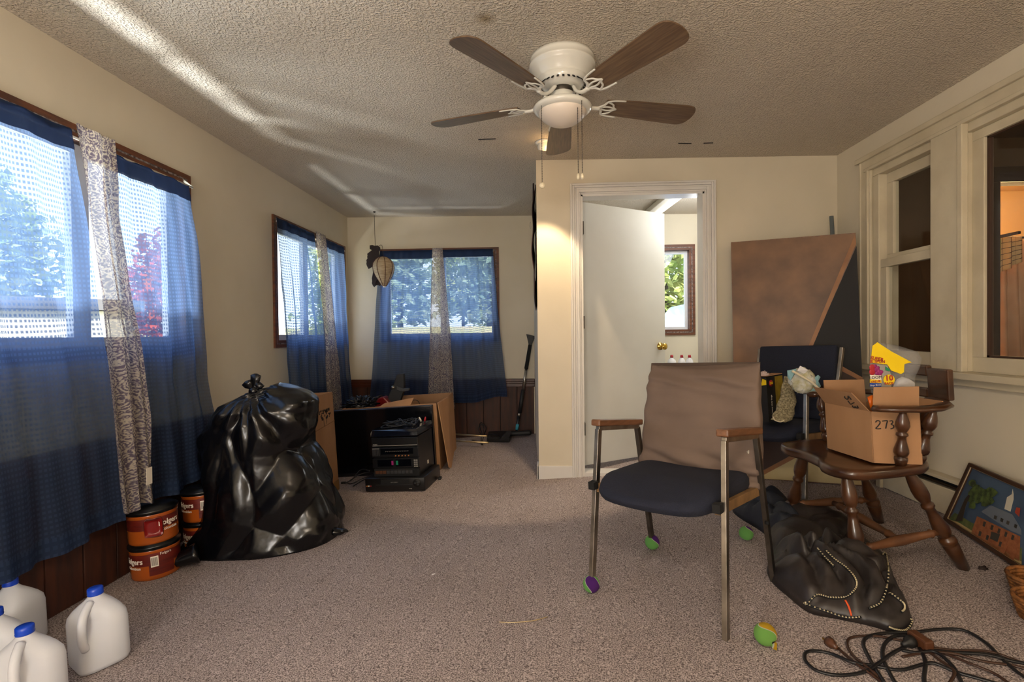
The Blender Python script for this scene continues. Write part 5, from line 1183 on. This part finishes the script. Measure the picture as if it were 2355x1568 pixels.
def sf(u_, v_, l=.001): return fb+e1*(wf_*u_)-Vector((0, 0, hf_*v_))+e1n*l
MB().prism([sf(.5, .03), sf(.98, .03), sf(.98, .97), sf(.5, .97)], e1n*.001).build('yellow_side', P('dull_yellow_print', (150, 126, 26), .5, c2=(122, 100, 22), sc_=20), bb_)
MB().cyl(sf(.25, .16), sf(.25, .16, .003), .018, n=24).build('red_roundel', 'redp', bb_)
text_mb('300', .019, lambda X, Y, Hh: sf(.25, .16, .004+Hh)+e1*X+Vector((0, 0, Y-.006)), bold=True).build('lettering', 'yellow', bb_)
text_mb('heavy duty bags', .016, lambda X, Y, Hh: sf(.25, .62, .002+Hh)+Vector((0, 0, X))-e1*Y).build('lettering', 'cream', bb_)
MB().prism([fb-e0*.02-Vector((0, 0, .012))+e0n*.001, fb-e0*.001-Vector((0, 0, .02))+e0n*.001, fb-e0*.001-Vector((0, 0, .045))+e0n*.001, fb-e0*.03-Vector((0, 0, .05))+e0n*.001], e0n*.001).build('yellow_burst', 'yellow', bb_)
sl = thing('mesh_sleeve', 'limp grey-beige mesh sleeve leaning on the carton', 'sleeve', tuple(A(1795, 975, .47)), floor=True)
pth = [(1812, 866, 2.86, .018), (1812, 890, 2.85, .030), (1812, 920, 2.83, .042), (1805, 945, 2.80, .045), (1800, 960, 2.78, .05), (1790, 968, 2.76, .035)]
rings = []
for i in range(25):
    t = i/24*(len(pth)-1); k = min(int(t), len(pth)-2); fr_ = t-k; q_ = [lerp(pth[k][j], pth[k+1][j], fr_) for j in range(4)]; c_ = q3(q_[0], q_[1], q_[2])
    rings.append([c_+Vector((q_[3]*math.cos(a)*(1+.12*math.sin(5*a+i)), q_[3]*.45*math.sin(a), -.25*q_[3]*math.cos(a))) for a in [2*PI*j_/24 for j_ in range(24)]])
MB().loft(rings).build('net_cloth', 'mesh', sl)
MB().tube([q3(1778, 958, 2.76), q3(1782, 966, 2.75), q3(1795, 970, 2.74), q3(1803, 966, 2.74)], .003, 6).build('drawstring', 'ivory', sl)
dm = thing('dish_mop', 'ivory-handled mop with clump of used wipes over the chair arm', 'mop', tuple(q3(1850, 880, 2.72)), floor=True)
rings = []; cA = q3(1818, 862, 2.74); cB = q3(1880, 892, 2.70)
for i in range(21):
    t = i/20; c_ = cA.lerp(cB, t); r_w = .055*math.sin(PI*min(1, t*1.05+.03))**.6+.004
    rings.append([c_+Vector((r_w*(.5)*math.cos(a)+0, r_w*.6*math.sin(a), r_w*math.cos(a)))*(1)+Vector((0, 0, .014*noise.noise(Vector((3*math.cos(a), 3*math.sin(a), i*.7)))))+Vector((.016*noise.noise(Vector((4*math.cos(a), 2*math.sin(a), i*.9+7))), 0, 0)) for a in [2*PI*j_/28 for j_ in range(28)]])
MB().loft(rings).build('wipe_clump', 'wipe', dm)
MB().tube([q3(1822, 853, 2.68), q3(1845, 866, 2.68), q3(1868, 880, 2.68), q3(1888, 898, 2.67), q3(1900, 909, 2.67)], .006, 8).build('handle', 'ivory', dm)
MB().tube([q3(1890, 900, 2.67), q3(1900, 911, 2.665)], .010, 8, smooth_path=False).build('handle_tip', 'orangep', dm)
for poly in ([(1811, 852), (1832, 848), (1828, 860), (1818, 875), (1812, 868)], [(1872, 870), (1882, 862), (1887, 867), (1882, 876), (1888, 888), (1878, 895), (1872, 912), (1858, 908), (1860, 898), (1868, 890)], [(1841, 841), (1858, 851), (1850, 860), (1834, 852)]):
    o_ = MB().prism([q3(x, y, 2.70-.01*(i % 2)) for i, (x, y) in enumerate(poly)], (0, .004, 0)).build('wrapper_scrap', 'tealw' if poly[0][0] != 1841 else 'paper', dm)
ts = thing('tissue', 'small pinkish crumpled tissue on top of the carton', 'tissue', tuple(q3(1757, 853, 2.88)), floor=True)
mb = MB(); lump(mb, Vector((q3(1757, 858, 2.88).x, 2.88, fb.z+.004)), .028, .02, .022, 5, 8, .5, 24, 10); mb.build('paper_lump', P('tissue_pink', (222, 200, 196), .8), ts)

# framed picture against right wall
pc = thing('framed_picture', 'dark-framed picture of a brick mansion and tree leaning on right wall', 'picture', tuple(A(2178, 1195)), floor=True)
pBL = A(2178, 1197, .004); pB2 = A(2355, 1313, .004); TLp = AX(2238, 1066, 2.055)
bdir = (pB2-pBL).normalized(); pBR = pBL+bdir*.80; upv = TLp-pBL; pTR = pBR+upv; pTL = TLp
pn = bdir.cross(upv).normalized()
if pn.x > 0: pn = -pn
def pp3(u_, v_, l=0): return pBL+bdir*(.80*u_)+upv*v_+pn*l
MB().prism([pp3(0, 0), pp3(1, 0), pp3(1, 1), pp3(0, 1)], pn*.006).build('backing', 'dkwood', pc)
fw2 = .030
for (a, b_, c_, d) in (((0, 0), (1, 0), (1-fw2, .055), (fw2, .055)), ((1, 0), (1, 1), (1-fw2, .945), (1-fw2, .055)), ((1, 1), (0, 1), (fw2, .945), (1-fw2, .945)), ((0, 1), (0, 0), (fw2, .055), (fw2, .945))):
    MB().prism([pp3(*a), pp3(*b_), pp3(*c_), pp3(*d)], pn*.02).build('frame', 'dkwood', pc, bevel=.003)
for (a, b_) in (((fw2, .055), (1-fw2, .055)), ((1-fw2, .055), (1-fw2, .945)), ((1-fw2, .945), (fw2, .945)), ((fw2, .945), (fw2, .055))):
    MB().bar(pp3(*a, .015), pp3(*b_, .015), .003, .003).build('gilt_edge', 'gold', pc)
# map photograph pixels on the picture plane
def pxp(px, py, l):
    o = TILTI @ CAM; d = (TILTI.to_3x3() @ ray(px, py)); t = (pBL-o).dot(pn)/d.dot(pn); return o+d*t+pn*l
def art(poly, mat, l, nm='art_patch', uvm=False):
    m_ = MB(); m_.prism([pp3(u_, v_, l) if uvm else pxp(u_, v_, l) for u_, v_ in poly], pn*.0006); m_.build(nm, mat, pc)
sky = P('print_sky', (58, 76, 100), .4, c2=(74, 94, 118), sc_=6); art([(fw2, .055), (1-fw2, .055), (1-fw2, .945), (fw2, .945)], sky, .006, 'art_sky', True)
gr = P('print_lawn', (52, 82, 46), .6, c2=(112, 110, 62), sc_=30); br = P('print_brick', (156, 96, 60), .6, c2=(132, 76, 46), sc_=60); rf = P('print_slate', (104, 112, 124), .6); dk = P('print_foliage', (34, 46, 26), .7, c2=(86, 104, 48), sc_=34, detail=8)
wn = P('print_window', (58, 54, 48), .6); pth_ = P('print_path', (176, 150, 104), .6)
art([(2185, 1196), (2355, 1302), (2355, 1262), (2260, 1215), (2200, 1180)], gr, .0070)
art([(2190, 1196), (2355, 1300), (2355, 1293), (2210, 1203)], pth_, .0078)
art([(2252, 1188), (2352, 1235), (2350, 1292), (2300, 1270), (2235, 1236)], br, .0078, 'art_mansion')
art([(2262, 1178), (2284, 1163), (2335, 1185), (2355, 1220), (2355, 1232), (2330, 1222)], rf, .0084, 'art_roof')
art([(2316, 1172), (2322, 1145), (2333, 1138), (2335, 1126), (2337, 1138), (2337, 1150), (2330, 1178)], P('print_white', (206, 200, 184), .6), .009, 'art_cupola')
art([(2340, 1180), (2344, 1168), (2353, 1170), (2350, 1190)], P('print_chimney', (160, 60, 40), .6), .009, 'art_chimney')
rnd = random.Random(9)
for i in range(26):
    a, rr = rnd.uniform(0, 2*PI), rnd.uniform(0, 1)**.6; x = 2246+36*rr*math.cos(a)+12; y = 1135+38*rr*math.sin(a)+.35*(x-2246); s_ = rnd.uniform(7, 13)
    if x-s_ < 2206+(1180-y)*.36: continue
    art([(x+s_*rnd.uniform(.7, 1.2)*math.cos(k), y+s_*rnd.uniform(.7, 1.2)*math.sin(k)) for k in [j_*PI/4 for j_ in range(8)]], dk, .0090+.0002*i, 'art_foliage')
art([(2206, 1200), (2220, 1168), (2228, 1150), (2236, 1140), (2240, 1142), (2230, 1165), (2222, 1200)], P('print_trunk', (46, 36, 26), .7), .0152, 'art_trunk')
for (x, y) in ((2268, 1200), (2286, 1208), (2302, 1216), (2318, 1224), (2258, 1222), (2275, 1231), (2305, 1246), (2334, 1231)): art([(x, y), (x+5, y+2.5), (x+2, y+13), (x-3, y+10.5)], wn, .0085, 'art_window')
for (x, y) in ((2293, 1186), (2308, 1192), (2322, 1198), (2340, 1206)): art([(x, y), (x+6, y+3), (x+4, y+11), (x-2, y+8)], wn, .0090, 'art_dormer')
art([(2286, 1224), (2306, 1230), (2300, 1248), (2283, 1240)], wn, .0092, 'art_porch')
for (x, y) in ((2308, 1246), (2330, 1262)): art([(x+10, y-4), (x+18, y), (x+6, y+34), (x-6, y+28)], br, .0096, 'art_gate_pier')

# navy bag and charcoal jacket on the carpet
def pile(mb, poly, H, seed, n=70, fs=9, ridge=.6, lean=(0, 0)):
    """cloth heap: rings shrinking from the floor outline to its centre"""
    P3 = [A(x, y, 0) for x, y in poly]; P3 = [Vector((*q_, 0)) for q_ in crl([(p.x, p.y) for p in P3], 8)]
    c_ = sum(P3, Vector())/len(P3)+Vector((*lean, 0)); rings = []; R_n = 30
    for i in range(R_n+1):
        t = i/R_n; ring = []; s_ = 1-t if i < R_n else .01
        for p in P3:
            q_ = c_+(p-c_)*s_; h = H*(1-s_**2.6)**.6*(.75+.25*noise.noise(Vector((q_.x*5, q_.y*5, seed))))
            v = Vector((q_.x*fs, q_.y*fs, seed)); wv = v+Vector((noise.noise(v*.7), noise.noise(v*.7+Vector((9, 0, 0))), 0))*1.2
            dd, _ = noise.voronoi(Vector((wv.x, wv.y*.55, seed))); rg = min(dd[1]-dd[0], .5)
            h2 = h*(1-ridge*.5+ridge*(rg-.1)) + .012*noise.noise(v*2.5)*min(1, t*6); ring.append(Vector((q_.x, q_.y, max(.001 if t < .02 else .004, h2))))
        rings.append(ring)
    return mb.loft(rings)
nb = thing('navy_bag', 'navy blue nylon bag slumped on the carpet behind the front chair', 'bag', tuple(A(1760, 1180)), floor=True)
mb = MB(); pile(mb, [(1686, 1178), (1708, 1196), (1750, 1222), (1800, 1265), (1850, 1262), (1870, 1230), (1835, 1180), (1770, 1150), (1720, 1150), (1690, 1165)], .22, 3, ridge=.7, fs=7); mb.build('fabric', 'navybag', nb)
dfl = thing('duffel_jacket', 'dark brown-black folded coat lying between navy bag and captain\'s chair', 'coat', tuple(A(1850, 1220)), floor=True)
mb = MB(); pile(mb, [(1765, 1250), (1790, 1285), (1880, 1290), (1960, 1262), (1985, 1235), (1940, 1205), (1880, 1190), (1810, 1185), (1775, 1205)], .23, 8, ridge=.6, fs=5); mb.build('fabric', 'jacket', dfl)
jk = thing('zip_jacket', 'charcoal nylon bag with beaded zips and orange piping, heaped on carpet', 'bag', tuple(A(1920, 1370)), floor=True)
mb = MB(); pile(mb, [(1766, 1300), (1772, 1335), (1815, 1375), (1862, 1410), (1930, 1425), (2000, 1440), (2060, 1455), (2098, 1440), (2094, 1415), (2078, 1385), (2060, 1345), (2045, 1300), (2000, 1275), (1940, 1262), (1860, 1268), (1800, 1280)], .25, 14, ridge=.75, fs=9, lean=(.0, .07)); sk = mb.build('fabric', 'jacket', jk)
# zips follow the heap: find the surface under each point
from mathutils.bvhtree import BVHTree
bvh = BVHTree.FromPolygons([PM[jk.name]['M'] @ v.co for v in sk.data.vertices], [tuple(p.vertices) for p in sk.data.polygons])
def onheap(px, py):
    o = TILTI @ CAM; d = (TILTI.to_3x3() @ ray(px, py)).normalized(); h = bvh.ray_cast(o, d)
    return (h[0]-d*.004) if h[0] is not None else A(px, py, .004)
def zipline(pts, nm='zip'):
    P_ = crl(pts+[pts[-1]], 6)[:(len(pts)-1)*6]; Q_ = [onheap(*p) for p in P_]
    MB().tube(Q_, .0042, 6, smooth_path=False).build('zip_tape', 'blackmat', jk)
    m_ = MB(); L_ = 0
    for a, b_ in zip(Q_, Q_[1:]):
        n_ = max(1, int((b_-a).length/.010))
        for k in range(n_):
            p = a.lerp(b_, k/n_); d = (b_-a).normalized(); m_.bar(p+Vector((0, 0, .003))-d*.002-Vector((0, .002, 0)), p+Vector((0, 0, .003))+d*.002-Vector((0, .002, 0)), .0045, .003)
    o = m_.build('zip_teeth', 'zip', jk); o['kind'] = 'stuff'
zipline([(1852, 1386), (1878, 1368), (1910, 1374), (1945, 1372), (1968, 1352), (1966, 1330), (1945, 1305), (1918, 1285), (1895, 1262)])
zipline([(1852, 1388), (1895, 1404), (1945, 1420), (1985, 1418)])
zipline([(2030, 1275), (2042, 1300), (2040, 1345), (2025, 1385), (1995, 1400)])
zipline([(1880, 1262), (1900, 1285), (1920, 1305)])
zipline([(2045, 1365), (2075, 1385), (2080, 1400), (2072, 1408)])
zipline([(2095, 1425), (2085, 1448), (2060, 1448), (2040, 1440)])
MB().tube([onheap(1944, 1380), onheap(1952, 1395), onheap(1958, 1416)], .0035, 6).build('orange_piping', 'orange2', jk)
pf = [onheap(1800, 1320), onheap(1830, 1285), onheap(1880, 1300), onheap(1920, 1340), onheap(1880, 1365), onheap(1840, 1360)]
sp_ = thing('paper_sheet', 'small white paper sheet on the carpet under chair\'s rear leg', 'paper', tuple(A(1772, 1265)), floor=True)
MB().prism([A(1765, 1244, .03), A(1784, 1252, .03), A(1770, 1282, .004), A(1768, 1270, .004)], (0, 0, .001)).build('sheet', 'paper', sp_)

# cords at the lower right
def cordthing(name, label, paths, mat, r, flat=.7, cat='cord'):
    t = thing(name, label, cat, tuple(A(*paths[0][0])), floor=True)
    for p_ in paths: MB().tube([A(x, y, r+(.004 if i % 4 == 2 else 0)) for i, (x, y) in enumerate(p_)], r, 8, flat, sub=8).build('cord', mat, t)
    return t
bc = cordthing('black_extension_cord', 'coiled black extension cord on carpet at the lower right', [
    [(2100, 1478), (2055, 1500), (2020, 1525), (1985, 1545), (1930, 1552), (1880, 1542), (1853, 1520), (1852, 1502), (1870, 1496), (1910, 1502), (1960, 1522), (2010, 1530), (2070, 1540), (2120, 1528), (2150, 1525), (2200, 1545), (2260, 1562), (2320, 1580)],
    [(2110, 1452), (2170, 1446), (2220, 1450), (2270, 1480), (2300, 1510), (2340, 1545), (2380, 1570)],
    [(2095, 1455), (2040, 1455), (2000, 1462), (1985, 1478), (1995, 1505), (2015, 1540), (2035, 1570)],
    [(2095, 1462), (2060, 1462), (2035, 1480), (2030, 1510), (2045, 1545), (2062, 1575)],
    [(2140, 1495), (2200, 1500), (2270, 1505), (2330, 1520), (2380, 1528)], [(2115, 1490), (2128, 1520), (2125, 1560), (2130, 1580)],
    [(2075, 1495), (2110, 1500), (2150, 1498), (2190, 1530), (2215, 1575)]], 'cordb', .0055)
cordthing('brown_extension_cord', 'brown flat extension cord tangled with the black one', [
    [(1925, 1488), (1950, 1510), (1975, 1530), (2010, 1555), (2040, 1580)],
    [(2120, 1480), (2060, 1470), (2010, 1462), (1960, 1465), (1948, 1480), (1960, 1505), (1990, 1530), (2025, 1560), (2040, 1580)],
    [(2135, 1488), (2200, 1495), (2270, 1497), (2320, 1512), (2380, 1535)], [(2135, 1490), (2180, 1505), (2230, 1525), (2290, 1550), (2330, 1580)],
    [(2130, 1495), (2165, 1520), (2195, 1545), (2180, 1575)], [(2075, 1510), (2130, 1500), (2190, 1502), (2260, 1520), (2330, 1530), (2380, 1545)]], 'cordn', .0045)
pl = thing('brown_plug', 'brown two-pin plug at the end of the brown cord', 'plug', tuple(A(1912, 1482, .0)), floor=True)
a, b_ = A(1925, 1490, .012), A(1905, 1474, .012); MB().lathe([(0, .006), (.3, .008), (.5, .014), (1, .016)], a, b_, 12).build('plug_body', 'outletbr', pl)
d = (b_-a).normalized(); s_ = Vector((-d.y, d.x, 0))
for k in (-1, 1): MB().bar(b_+s_*k*.006, b_+s_*k*.006+d*.018, .002, .006).build('prong', 'brass', pl)
ot = thing('brown_outlet_block', 'brown triple outlet block lying among cords beside zipped bag', 'outlet', tuple(A(2120, 1475)), floor=True)
a, b_ = A(2095, 1458, .018), A(2140, 1488, .018); MB().bar(a, b_, .03, .032).build('block', 'outletbr', ot, bevel=.005)
pl = thing('black_plug', 'black plug pushed into the brown outlet block', 'plug', tuple(A(2090, 1476)), floor=True)
MB().lathe([(0, .006), (.4, .009), (.6, .017), (1, .018)], A(2075, 1482, .014), A(2098, 1474, .016), 12).build('plug_body', 'blackmat', pl)

# baskets at right edge
def basket(label, px, py, R_, H_):
    p = A(px, py, 0); t = thing('wicker_basket', label, 'basket', (p.x, p.y, 0), floor=True)
    for i in range(7): MB().tube([Vector((R_*(.8+.22*i/6)*math.cos(2*PI*k/20), R_*(.8+.22*i/6)*math.sin(2*PI*k/20), H_*(i+.5)/7)) for k in range(21)], H_/12, 8, sub=2).build('band', 'basket', t, rel=False)
    MB().lathe([(0, R_*.76), (1, R_*.98)], (0, 0, .002), (0, 0, H_*.95), 28, cap=False).build('inner_wall', 'basket', t, rel=False); MB().cyl((0, 0, .001), (0, 0, .008), R_*.78, n=28).build('base', 'basket', t, rel=False)
basket('small wicker basket cut by right frame edge, the rear one', 2388, 1378, .075, .085); basket('small wicker basket cut by right frame edge, the front one', 2400, 1425, .07, .075)
# small litter
tw = thing('straw', 'thin straw lying on the carpet in the centre foreground', 'straw', tuple(A(1205, 1430)), floor=True)
MB().tube([A(1148, 1430, .003), A(1180, 1431, .003), A(1225, 1427, .003), A(1260, 1418, .003)], .0018, 5).build('stem', 'gold', tw)
for (x, y, l) in ((997, 1320, 'tiny pale scrap on the carpet in front of the television'),):
    s2 = thing('paper_scrap', l, 'scrap', tuple(A(x, y)), floor=True); MB().rbox(A(x, y, .003), (.016, .006, .003), .001, rz=.6).build('scrap', 'paper', s2)
lm = thing('dry_leaf', 'dark dry leaf fragment on carpet near the framed picture', 'leaf', tuple(A(2262, 1308)), floor=True)
mb = MB(); lump(mb, A(2262, 1308, 0), .018, .012, .010, 4, 8, .6, 20, 6); mb.build('leaf', 'orn', lm)

# things seen through the doorway of the inner room
def Z(px, py, y=4.25): return W(px, py, 1, y)
rb_ = thing('hanging_robe', 'peach robe hanging in the lit doorway beyond the picture window', 'robe', tuple(Z(2330, 545)))
def rob(u_, v_):
    x0, x1 = lerp(Z(2296, 560).x, Z(2302, 825).x, v_), lerp(Z(2380, 560).x, Z(2420, 825).x, v_); z_ = lerp(Z(2330, 552).z, .35, v_)
    return Vector((lerp(x0, x1, u_), 4.28+.03*math.sin(22*u_+2*v_)*(.3+v_), z_))
mb = MB(); mb.grid(rob, 70, 30, lambda a, b_: (a, b_)); mb.build('cloth', 'robe', rb_, solid=.004)
chk = P('checked_cloth', (228, 196, 140), .9); 
tw_ = thing('checked_towel', 'cream towel with dark grid lines over the peach robe', 'towel', tuple(Z(2325, 545, 4.2)))
def tow(u_, v_): return Vector((lerp(Z(2300, 545, 4.2).x, Z(2352, 545, 4.2).x, u_)+.05*v_*0, 4.20+.025*math.sin(14*u_), lerp(Z(2325, 545, 4.2).z, Z(2325, 628, 4.2).z+.05*u_*2, v_)))
mb = MB(); mb.grid(tow, 40, 14, lambda a, b_: (a, b_)); mb.build('cloth', chk, tw_, solid=.004)
for k in range(1, 6): MB().tube([tow(i/12, k/6)+Vector((0, -.006, 0)) for i in range(13)], .0025, 5, sub=2).build('stripe', 'dkwood', tw_)
for k in range(1, 6): MB().tube([tow(k/6, i/8)+Vector((0, -.006, 0)) for i in range(9)], .0018, 5, sub=2).build('stripe', 'htan', tw_)
yt = thing('yellow_towel', 'narrow yellow-green towel at the doorway edge beside peach robe', 'towel', tuple(Z(2294, 552, 4.15)))
mb = MB(); mb.grid(lambda u_, v_: Vector((lerp(Z(2289, 550, 4.15).x, lerp(Z(2300, 550, 4.15).x, Z(2294, 700, 4.15).x, v_), u_), 4.15+.01*math.sin(12*u_), lerp(Z(2294, 548, 4.15).z, Z(2294, 715, 4.15).z, v_))), 10, 20, lambda a, b_: (a, b_)); mb.build('cloth', 'robey', yt, solid=.004)
tr_ = thing('towel_rail', 'rail carrying robe and towels in the lit doorway', 'rail', tuple(Z(2296, 546)))
MB().cyl(Z(2285, 546, 4.24), Z(2420, 546, 4.24), .009).build('bar', 'hinge', tr_); MB().bar(Z(2290, 546, 4.24), Z(2290, 546, 4.24)+Vector((0, -.2, 0)), .02, .02).build('bracket', 'hinge', tr_)

# ------------------------------------------------------------------ stand the floor things on the sloping floor
bpy.context.view_layer.update()
for o in FLOORED: o.matrix_world = TILT @ PM[o.name]['M']
